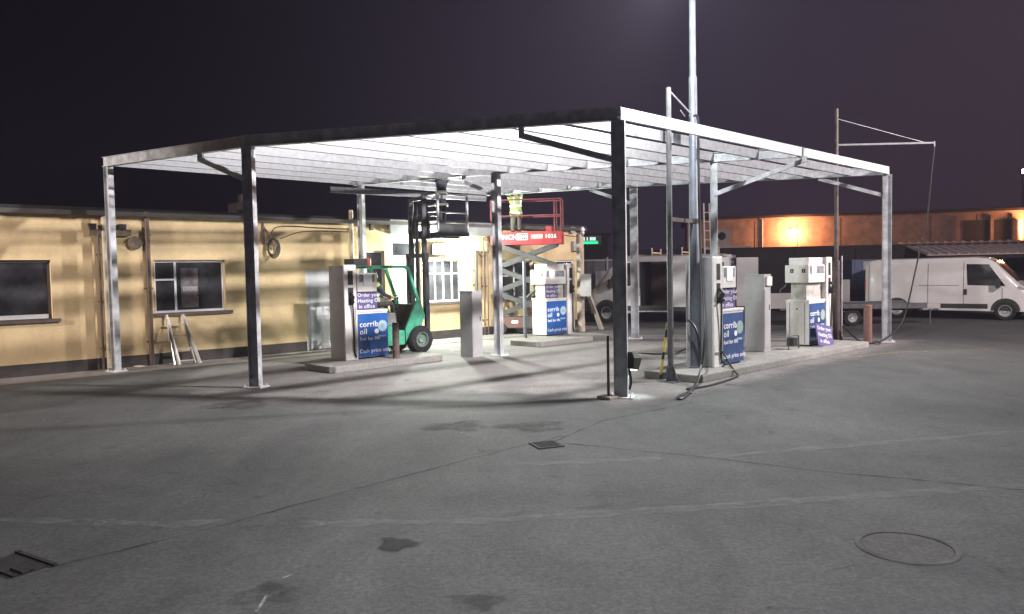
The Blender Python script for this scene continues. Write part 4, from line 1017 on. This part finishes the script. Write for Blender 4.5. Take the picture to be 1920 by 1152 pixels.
def arch(parent, x, sgn, m):
    b = MB(); n = 18
    pts = [(x + .43 * math.cos(PI * i / n), .33 + .43 * math.sin(PI * i / n)) for i in range(n + 1)]
    b.prism(pts, (sgn * .80, sgn * 1.008)); return b.build('wheel_arch', m, parent)
def xs_list(x0, x1):
    base = [-2.75, -2.66, -2.5, -2.3, -1.8, -1.2, -.6, 0, .5, .9, 1.1, 1.25, 1.38, 1.5, 1.68, 1.87, 2.06, 2.13, 2.2, 2.32, 2.45, 2.55, 2.62, 2.67, 2.70]
    return [x0] + [x for x in base if x0 < x < x1] + [x1]
def cab_details(v, body, body_m):
    for s_ in (-1, 1):
        dg_ = side_panel([(.66, 1.22), (1.80, 1.18), (1.30, 1.94), (.62, 1.96)], .004, s_, 6)
        d = dg_.build('side_window', m_vglass, v, smooth=True)
        side_panel([(.52, .52), (1.58, .52), (1.72, 1.10), (.52, 1.14)], .006, s_).build('door', body_m, v, smooth=True)
        MB().box((.60, s_ * (van_side(.6, .98) + .022), .98), (.10, .03, .20)).build('door_handle', m_trim, v, bevel=.01)
        mr = MB().box((1.60, s_ * 1.17, 1.28), (.14, .20, .30)).bar((1.55, s_ * .95, 1.2), (1.58, s_ * 1.1, 1.24), .05, .05); mr.build('mirror', m_trim, v, bevel=.02)
        side_panel([(-1.2, .40), (1.28, .40), (1.28, .56), (-1.2, .56)], .018, s_, 5).build('side_moulding', m_trim, v)
        hl = MB().loft([[(2.30, s_ * .62, .98), (2.52, s_ * .60, .90), (2.30, s_ * .90, .98), (2.14, s_ * .95, 1.10)], [(2.34, s_ * .62, 1.16), (2.56, s_ * .60, .98), (2.36, s_ * .91, 1.08), (2.16, s_ * .955, 1.18)]])
        hl.build('headlight', m_alu, v)
    # windscreen as its own sloping pane
    b = MB(); rows = []
    for k in range(7):
        x = 1.40 + (2.10 - 1.40) * k / 6; z = lerp_tab(ROOF, x) + .012; hw = (van_side(x, min(z - .08, lerp_tab(ROOF, x))) - .09) * .97
        rows.append([(x + .012, -hw + 2 * hw * j / 6, z - .02 * abs(j - 3) / 3) for j in range(7)])
    b.loft(rows, False, False); b.build('windscreen', m_vglass, v, smooth=True)
    MB().prism([(2.35, .30), (2.76, .34), (2.79, .60), (2.66, .80), (2.35, .80)], (-.86, .86)).build('bumper', m_trim, v, bevel=.04)
# van at the right
vf = G(1885, 601); vh = R(-40)
hv = Vector((math.cos(vh), math.sin(vh), 0)); rv = Vector((math.sin(vh), -math.cos(vh), 0))
van = thing('white_van', 'clean white panel van parked at the right edge, nose cut by the frame', 'van', vf - hv * 1.80 - rv * .93, vh)
bd = MB().loft([van_ring(x) for x in xs_list(-2.75, 2.70)]).build('body', m_van, van, smooth=True)
cab_details(van, bd, m_van)
for x in (1.80, -1.62):
    for s_ in (-1, 1): arch(van, x, s_, m_trim); wheel(van, x, s_ * .92, .33, .22, m_rims, s_, rr=.62)
for s_ in (-1, 1): side_panel([(-2.45, .70), (.42, .70), (.42, .73), (-2.45, .73)], .006, s_, 4).build('swage_line', m_van, van)
side_panel([(-.9, 1.2), (.40, 1.2), (.40, 1.215), (-.9, 1.215)], .004, -1, 4).build('door_rail', m_trim, van)
for sx_, z0_, z1_ in ((.535, .55, 2.02), (-.60, .50, 2.0), (-2.62, .60, 2.0), (1.70, .55, 1.12)):
    side_panel([(sx_, z0_), (sx_ + .014, z0_), (sx_ + .014, z1_), (sx_, z1_)], .0075, -1, 5).build('panel_gap', m_trim, van)
side_panel([(-.60, .50), (.535, .50), (.535, .512), (-.60, .512)], .0075, -1, 4).build('panel_gap', m_trim, van)
MB().bx(-2.3, -2.2, -1.012, -1.0, .95, 1.05).build('fuel_flap', m_van, van)
for s_ in (-1, 1): MB().bx(-2.765, -2.735, s_ * .90 - .05, s_ * .90 + .05, .95, 1.45).build('tail_light', m_redpaint, van)
MB().bx(-2.82, -2.74, -.85, .85, .36, .52).build('rear_bumper', m_trim, van)

# van with its doors open, hand-built shell so the openings are real
v2r = G(1372, 607); h2 = R(158)
hv2 = Vector((math.cos(h2), math.sin(h2), 0)); lv2 = Vector((-hv2.y, hv2.x, 0))   # left side faces the yard
ov = thing('open_van', 'dull white van with side and rear doors open, parked behind the front column', 'van', v2r + hv2 * 2.75 - lv2 * .98, h2)
ov.scale = (1, 1.04, 1.14)
# local +y = left side, which faces the camera
def shell(x0, x1, z0, z1, sgn, name='side_wall'):
    b = side_panel([(x0, z0), (x1, z0), (x1, z1), (x0, z1)], 0, sgn, 5); return b.build(name, m_van2, ov, smooth=True)
DX0, DX1 = -.62, .56     # sliding door opening
shell(-2.72, DX0, .42, 2.16, 1); shell(DX0, DX1, 1.98, 2.16, 1); shell(DX0, DX1, .36, .50, 1)
shell(-2.72, 2.5 * 0 + .56, .42, 2.16, -1)
rf = MB(); rf.loft([[(x, y, lerp_tab(ROOF, x) - .05 * abs(y / .85) ** 4) for y in (-.88, -.6, -.2, .2, .6, .88)] for x in (-2.74, -2.4, -1.5, -.5, .3, .56)], False, False); rf.build('roof', m_van2, ov, smooth=True)
MB().bx(-2.7, .55, -.93, .93, .42, .47).build('floor', m_darksteel, ov)
MB().bx(-2.69, .5, -.90, -.88, .47, 1.9).bx(-2.69, DX0 - .06, .86, .88, .47, 1.9).build('lining', m_ply, ov)
MB().bx(.50, .54, -.9, .9, .47, 2.0).build('bulkhead', m_trim, ov)
MB().bx(-1.5, -1.42, -.86, .84, .47, 1.7).build('shelving', m_trim, ov)
cab = MB().loft([van_ring(x) for x in xs_list(.56, 2.70)]).build('cab', m_van2, ov, smooth=True)
cab_details(ov, cab, m_van2)
for x in (1.80, -1.62):
    for s_ in (-1, 1): arch(ov, x, s_, m_trim); wheel(ov, x, s_ * .92, .33, .22, m_rims, s_, rr=.62)
side_panel([(DX0 - 1.22, .52), (DX0 - .04, .52), (DX0 - .04, 1.98), (DX0 - 1.22, 1.98)], .07, 1, 5).build('sliding_door', m_van2, ov, smooth=True)
rdo = MB().box((0, 0, 0), (.84, .05, 1.62)).build('rear_door', m_van2, ov, bevel=.02); rdo.location = (-2.28, 1.05, 1.26); rdo.rotation_euler = (0, 0, R(3))
MB().bx(-.22, .22, .026, .032, .32, .66).build('rear_door_window', m_vglass, rdo)
rdo = MB().box((0, 0, 0), (.84, .05, 1.62)).build('rear_door', m_van2, ov, bevel=.02); rdo.location = (-3.10, -1.08, 1.26); rdo.rotation_euler = (0, 0, R(24))
MB().bx(-2.82, -2.72, -.9, .9, .36, .46).build('rear_bumper', m_trim, ov)
rk_ = MB()
for x in (-2.1, -1.0, .1):
    rk_.bar((x, -.8, 2.27), (x, .8, 2.27), .04, .04)
    for s_ in (-1, 1): rk_.bx(x - .02, x + .02, s_ * .8 - .02, s_ * .8 + .02, 2.16, 2.42)
rk_.build('roof_rack', m_alu, ov)
# ladder standing up behind the van
lb = atY(1330, 480, v2r.y + 1.4); 
lr = thing('upright_ladder', 'narrow aluminium ladder section standing upright behind the open van', 'ladder', (lb.x, lb.y, 0), R(20))
zt_ = zat(Vector((lb.x, lb.y, 0)), 382, 1320)
for s_ in (-1, 1): MB().bar((s_ * .15, 0, 0), (s_ * .12 - .12, 0, zt_), .035, .06).build('stile', m_alu, lr)
for k in range(12):
    t = (k + 1) / 13; MB().bar((-.15 + .0 - .12 * t + .02, 0, zt_ * t), (.15 - .12 * t - .02, 0, zt_ * t), .03, .03).build('rung', m_alu, lr)

# flat trailer in front of the white van
tw = G(1601, 612)
tr = thing('flat_trailer', 'low flat trailer with one visible wheel parked in front of the white van', 'trailer', (tw.x, tw.y + .8, 0), R(-3))
x0, x1 = -2.35, 2.35
MB().bx(x0, x1, -.82, .82, .60, .70).bx(x0, x1, -.86, -.82, .56, .74).bx(x0, x1, .82, .86, .56, .74).build('bed', m_mast, tr)
MB().bx(x0, x1 + .05, -.45, -.37, .48, .598).bx(x0, x1 + .05, .37, .45, .48, .598).build('frame', m_mast2, tr)
MB().bx(x0 - .55, x0 + .35, -.9, -.82, .62, 1.12).bx(x0 - .55, x0 - .50, -.82, .82, .62, 1.12).build('side_board', m_greycab, tr)
MB().tube([(x0 + .0, -.85, 1.12), (x0 + .02, -.85, 1.26), (x0 + .14, -.85, 1.30), (x0 + .2, -.85, 1.42)], .014, 6, 1).build('latch', m_galv, tr)
for s_ in (-1, 1): wheel(tr, 0, s_ * .72, .28, .18, m_rims, s_); wheel(tr, -.62, s_ * .72, .28, .18, m_rims, s_)
MB().bx(-.98, .36, -.90, -.60, .575, .60).build('mudguard', m_trim, tr)
MB().bar((x1, -.2, .5), (x1 + .8, 0, .48), .07, .07).bar((x1, .2, .5), (x1 + .8, 0, .48), .07, .07).bx(x1 + .3, x1 + .75, -.16, .10, .50, .68).build('drawbar', m_alu, tr)
MB().cyl((x1 + .4, -.2, 0), (x1 + .4, -.2, .5), .03).build('jockey_leg', m_mast, tr)

# blue container behind the van's tail
bc_ = atY(1597, 590, 31.5)
bx_ = thing('blue_container', 'dull blue steel container half hidden behind the white van', 'container', (bc_.x, bc_.y, 0), R(-2))
hB = zat(Vector((bc_.x, bc_.y, 0)), 487, 1610)
MB().bx(0, 2.2, 0, 1.8, 1.0, hB).build('shell', m_bluebox, bx_, bevel=.02)
MB().bx(.02, 2.18, .02, 1.78, 0, .995).build('base', m_bluedk, bx_)
MB().bx(.45, .95, -.03, -.005, hB - .45, hB - .08).build('plate', m_greycab, bx_)
for k in range(5): MB().bx(.1 + k * .45, .14 + k * .45, -.022, -.002, 1.02, hB - .02).build('rib', m_bluebox, bx_)
q = atY(1583, 533, 30); gb = MB().box((0, 0, q.z / 2), (.34, .3, q.z + .36)).build('waste_bin', m_greycab, bevel=.04); gb.location = (q.x, q.y, 0.18)
gb.location.z = .0
tag(gb, 'pale square bin standing left of the blue container', 'bin')

# ------------------------------------------------------------------ background
YW = 36.0
def wallpts(px0, px1, Y0, Y1): return atY(px0, 600, Y0), atY(px1, 600, Y1)
a, b = wallpts(1165, 2080, 37, 35); a.z = b.z = 0
zt = zat(a.lerp(b, .5), 464, 1600)
bw = thing('boundary_wall', 'dark rendered boundary wall with the sodium lit shed behind it', 'wall', a, math.atan2((b - a).y, (b - a).x))
Lw = (b - a).length
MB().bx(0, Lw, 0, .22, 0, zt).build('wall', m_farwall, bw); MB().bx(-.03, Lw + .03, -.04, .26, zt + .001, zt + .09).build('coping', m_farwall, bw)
for k in range(1, 8): MB().bx(Lw * k / 8 - .15, Lw * k / 8 + .15, -.08, -.002, 0, zt - .1).build('pier', m_farwall, bw)
a2, b2 = wallpts(1290, 2150, 47, 42); a2.z = b2.z = 0
zt2 = zat(a2, 424, 1300); zt3 = zat(b2, 378, 2100)
bg = thing('shed_building', 'long buff shed lit orange by sodium lamps behind the boundary wall', 'shed', a2, math.atan2((b2 - a2).y, (b2 - a2).x))
L2_ = (b2 - a2).length; zsh = zat(a2.lerp(b2, .35), 404, 1590)
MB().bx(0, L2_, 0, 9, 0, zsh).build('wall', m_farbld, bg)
MB().bx(-.3, L2_ + .3, -.35, 9.3, zsh, zsh + .16).build('roof', m_roof, bg)
def sx(px, Y=None):
    d = ray(px, 450); n_ = Vector(((b2 - a2).y, -(b2 - a2).x, 0)).normalized(); t = (a2 - CO).dot(n_) / d.dot(n_); p_ = CO + d * t
    return (p_ - a2).dot((b2 - a2).normalized())
jn = MB(); k = 1.5
while k < L2_ - 1: jn.bx(k, k + .03, -.012, -.002, .5, zsh - .15); k += 2.4
jn.build('cladding_joints', m_farwall, bg); MB().bx(-.3, L2_ + .3, -.42, -.352, zsh - .02, zsh + .12).build('gutter', m_farwall, bg)
for p_, w_ in ((1429, .14),):
    s_ = sx(p_); MB().cyl((s_, -.06, 0), (s_, -.06, zsh - .1), .05, n=10).build('downpipe', m_corr, bg, smooth=True)
for p0_, p1_ in ((1805, 1855), (1862, 1895)):
    s0_, s1_ = sx(p0_), sx(p1_); MB().bx(s0_, s1_, -.05, -.002, 2.5, zsh - .5).build('shutter', m_farwall, bg)
for p_ in (1795, 1858, 1898): MB().bx(sx(p_) - .08, sx(p_) + .08, -.16, -.002, 0, zsh - .25).build('pilaster', m_farbld, bg)
# cabin boxes on the boundary wall near the van
q = atY(1357, 443, 39.5); kb = thing('roof_unit', 'small pale plant unit showing above the boundary wall left of the sodium lamp', 'plant unit', (q.x, q.y, 0), R(-4))
MB().bx(-.55, .35, 0, .8, 0, q.z + .36).build('casing', mat('cream_unit', (.42, .33, .30), .7, 0, .15, 3), kb, bevel=.03); MB().cyl((-.1, -.03, q.z), (-.1, -.002, q.z), .2).build('fan_grille', m_farwall, kb)
MB().bx(-1.2, 1.3, -.25, .9, q.z - .75, q.z - .52).build('ledge', m_corr, kb)
# lean-to with corrugated roof
ya = 33.5; p0 = atY(1738, 478, ya); p1 = atY(2040, 478, ya - 1); hgt0 = p0.z; back = 3.2; rise = .62
lt = thing('lean_to', 'lean-to shelter with pale ribbed corrugated roof behind the white van', 'lean-to', (p0.x, p0.y, 0), R(-6))
Ll = (p1 - p0).length
sh_ = MB(); sh_.loft([[(x, y, z) for x, y, z in ((0, 0, hgt0), (0, back, hgt0 + rise), (0, back, hgt0 + rise - .04), (0, 0, hgt0 - .04))], [(x, y, z) for x, y, z in ((Ll, 0, hgt0), (Ll, back, hgt0 + rise), (Ll, back, hgt0 + rise - .04), (Ll, 0, hgt0 - .04))]])
k = .1
while k < Ll: sh_.bar((k, .0, hgt0 + .025), (k, back, hgt0 + rise + .025), .07, .05); k += .40
sh_.build('roof_sheet', mat('pale_corrugated_sheet', (.66, .54, .52), .6, 0, .15, 4), lt)
for x in (.1, Ll * .5, Ll - .1): MB().bx(x - .05, x + .05, .05, .15, 0, hgt0 - .04).build('post', m_farwall, lt)
MB().bx(0, Ll, .03, .17, hgt0 - .2, hgt0 - .042).build('beam', m_farwall, lt)
# lamps on the shed
def lampfix(px, py, label, col, st, name='sodium_lamp', off=.75):
    s_ = sx(px); d = ray(px, py)
    n_ = Vector(((b2 - a2).y, -(b2 - a2).x, 0)).normalized(); t = (a2 - CO).dot(n_) / d.dot(n_); p_ = CO + d * t
    o = thing(name, label, 'lamp', p_ + n_ * .02, bg.rotation_euler.z)
    MB().bx(-.16, .16, -.22, 0, .08, .2).bx(-.04, .04, -.1, 0, -.1, .08).build('housing', m_trim, o)
    MB().ellip((0, -.16, 0), (.20, .14, .17)).build('bulb', emis(name + '_glass', col, st), o, smooth=True)
    return p_ + n_ * off
pS1 = lampfix(1487, 434, 'glaring orange sodium lamp on the shed wall above the boundary wall', (1, .52, .20), 60)
pS2 = lampfix(1930, 424, 'second orange sodium lamp at the right edge of the shed wall', (1, .48, .17), 60)
s_ = sx(1904); dm = MB().cyl((s_, -.25, zsh - 1.9), (s_, -.25, zsh - .55), .22, n=16).build('vent_drum', m_corr, bg, smooth=True)
q = atY(1918, 325, 60.); yl = thing('yard_light', 'distant white yard floodlight on a thin pole at the right edge', 'floodlight', (q.x, q.y, 0))
MB().cyl((.0, 0, 0), (.0, 0, q.z), .09, .06, 10).build('pole', m_mast, yl); MB().box((0, -.15, q.z + .1), (.55, .25, .35)).build('head', m_trim, yl)
MB().box((0, -.29, q.z + .1), (.48, .02, .30)).build('lens', emis('yard_light_lens', (.92, 1, 1), 60), yl)
# fence and gate left of the open van
a = atY(1098, 590, 36); b = atY(1250, 590, 36.5); a.z = b.z = 0; zt = zat(a, 487, 1110)
fn = thing('steel_fence', 'tall grey ribbed steel fence at the end of the cream building', 'fence', a, math.atan2((b - a).y, (b - a).x)); Lf = (b - a).length
fb = MB(); k = -.5
while k < Lf + .6: fb.bx(k, k + .07, -.03, .0, .08, zt - .05); k += .105
fb.bx(-.5, Lf + .6, .002, .012, .10, zt - .1); fb.build('bars', m_fence, fn)
MB().bx(-.5, Lf + .6, -.07, -.032, zt - .07, zt).build('top_rail', m_greycab, fn); MB().bx(1.0, 1.08, -.12, -.032, 0, zt + .1).bx(Lf - .1, Lf, -.12, -.032, 0, zt + .1).build('post', m_greycab, fn)
q0 = atY(1117, 548, 35.6); q1 = atY(1151, 508, 35.6)
bb = MB().bx(0, q1.x - q0.x, 0, .04, q0.z, q1.z).bx(.1, .15, .04, .09, 0, q1.z).bx(q1.x - q0.x - .15, q1.x - q0.x - .1, .04, .09, 0, q1.z).build('blank_board', mat('pale_board', (.36, .36, .39), .6, 0, .1, 3)); bb.location = (q0.x, q0.y, 0)
tag(bb, 'blank pale board on legs in front of the steel fence', 'board')
# distant lit green sign on its dark building
q = atY(1085, 470, 58); fbld = thing('far_shop', 'dark distant shop unit carrying a lit green sign', 'shop', (q.x, q.y, 0))
zq = atY(1110, 444, 58).z
MB().bx(-2, 2.2, 0, 5, 0, zq + .05).build('wall', m_roof, fbld); MB().bx(-2.1, 2.5, -.1, 5.1, zq + .052, zq + .25).build('roof', m_roof, fbld)
s0 = atY(1091, 458, 57.8); s1 = atY(1121, 445, 57.8); zA = s0.z; zB = s1.z; wS = s1.x - s0.x
gs = thing('green_sign', 'small lit sign with a white strip above a green band on the far shop', 'sign', (s0.x, 57.8, 0))
MB().bx(-.02, wS + .25, -.06, .1, zA - .05, zB + .12).build('box', m_fence, gs)
MB().bx(0, wS, -.09, -.062, zA, zA + (zB - zA) * .33).build('green_band', emis('green_sign_glow', (.02, .85, .35), 1.3), gs)
MB().bx(0, wS * .96, -.085, -.062, zA + (zB - zA) * .37, zA + (zB - zA) * .46).build('second_band', emis('green_sign_glow_two', (.05, .75, .45), .9), gs)
w_ = MB()
for k in range(9):
    if k not in (2, 4): w_.bx(wS * (.02 + k * .095), wS * (.02 + k * .095) + wS * .065, -.085, -.062, zA + (zB - zA) * .52, zB)
w_.build('letter_blocks', emis('white_sign_glow', (.75, 1, .95), 1.2), gs)

# ------------------------------------------------------------------ light
def lamp(name, kind, loc, power, col, size=.15, target=None, angle=None, blend=.4):
    ld_ = bpy.data.lights.new(name, kind); ld_.energy = power; ld_.color = col; ld_.shadow_soft_size = size
    o = bpy.data.objects.new(name, ld_); C.objects.link(o); o.location = loc
    if kind == 'SPOT':
        ld_.spot_size = angle; ld_.spot_blend = blend
        o.rotation_euler = (Vector(target) - Vector(loc)).to_track_quat('-Z', 'Y').to_euler()
    return o
LM1 = A + Vector((20., 4.2, 11.5))
lamp('yard_flood', 'SPOT', LM1, 26000, (1, .94, .93), .5, (-13., 17, 2.4), R(74), .8)
lamp('front_right_fill', 'SPOT', (17, 9.5, 9.5), 10500, (1, .85, .84), .3, (12, 25, 2.3), R(90), .8)  # unseen fill lamp added at front right to lift the van's side
lamp('rear_fill', 'SPOT', (2.6, -1.2, 9), 4500, (1, .945, 1), .2, (1.2, 2.9, 0), R(72), 1.)  # unseen fill added behind the camera, brightens only the near ground
lamp('left_fill', 'SPOT', (-16, 6.5, 5), 9000, (1, .88, .80), .3, (-10.2, 16.6, 3.), R(48), 1.)  # unseen fill added beyond the left edge to lift the cream wall
lph = Vector((pp.x + LHX, pp.y + LHY, pp.z + zl - .16))
lamp('pole_flood', 'SPOT', lph, 5200, (1, .93, .92), .12, (-8.5, 19., 1.), R(124), .85)
lamp('pole_flood_back', 'POINT', lph, 2000, (.95, 1, 1), .14)
lamp('wall_flood', 'SPOT', fl.location + WN * .40 + Vector((0, 0, -.02)), 550, (.92, 1, .86), .10, fl.location + WN * 5 - Vector((0, 0, 2.2)), R(175), .2)
lamp('wall_flood_spill', 'POINT', fl.location + WN * .45, 1300, (.92, 1, .86), .12)
lamp('sodium', 'POINT', pS1, 1050, (1, .42, .17), .3)
lamp('sodium', 'POINT', pS2, 900, (1, .42, .17), .3)
lamp('work_lamp_beam', 'SPOT', A + U * .17 - V * .06 + Vector((0, 0, zwl - .16)), 16, (.82, 1, .96), .04, A + U * .15 - V * .08, R(95), .5)

# ------------------------------------------------------------------ night sky
wd = bpy.data.worlds.new('World'); SC.world = wd; wd.use_nodes = True
nt = wd.node_tree; N = nt.nodes; Lk = nt.links; bgn = N['Background']
tc = N.new('ShaderNodeTexCoord'); sep = N.new('ShaderNodeSeparateXYZ'); Lk.new(tc.outputs['Generated'], sep.inputs['Vector'])
mr = N.new('ShaderNodeMapRange'); mr.inputs['From Min'].default_value = -.55; mr.inputs['From Max'].default_value = .65; mr.interpolation_type = 'SMOOTHSTEP'
Lk.new(sep.outputs['X'], mr.inputs['Value'])
cr = N.new('ShaderNodeValToRGB'); e = cr.color_ramp.elements
e[0].color = (.0015, .001, .003, 1); e[0].position = .05; e[1].color = (.022, .015, .030, 1); e[1].position = .72
e2 = cr.color_ramp.elements.new(1.); e2.color = (.024, .015, .025, 1)
Lk.new(mr.outputs['Result'], cr.inputs['Fac']); Lk.new(cr.outputs['Color'], bgn.inputs['Color']); bgn.inputs['Strength'].default_value = 1.0

SC.view_settings.view_transform = 'Standard'; SC.view_settings.look = 'None'; SC.view_settings.exposure = 0; SC.view_settings.gamma = 1
SC.render.engine = 'CYCLES'
try:
    SC.cycles.use_denoising = True; SC.cycles.denoiser = 'OPENIMAGEDENOISE'
except Exception: pass
SC.cycles.max_bounces = 6; SC.cycles.diffuse_bounces = 3; SC.cycles.glossy_bounces = 3; SC.cycles.transparent_max_bounces = 8; SC.cycles.sample_clamp_indirect = 4

# ------------------------------------------------------------------ haze volume added to imitate lens glow round the lamps
HAZE = .0009
if HAZE:
    hz_ = MB().bx(-62, 77, -27, 97, -1, 16.5).build('haze', m_roof); hz_['kind'] = 'stuff'
    hm = bpy.data.materials.new('glow_haze'); hm.use_nodes = True; n_ = hm.node_tree.nodes; n_.clear()
    ou = n_.new('ShaderNodeOutputMaterial'); pv = n_.new('ShaderNodeVolumePrincipled')
    pv.inputs['Color'].default_value = (.82, .76, .98, 1); pv.inputs['Density'].default_value = HAZE; pv.inputs['Anisotropy'].default_value = .15
    hm.node_tree.links.new(pv.outputs['Volume'], ou.inputs['Volume']); hz_.data.materials[0] = hm
    SC.cycles.volume_bounces = 0; SC.cycles.volume_step_rate = 4; SC.cycles.volume_max_steps = 64
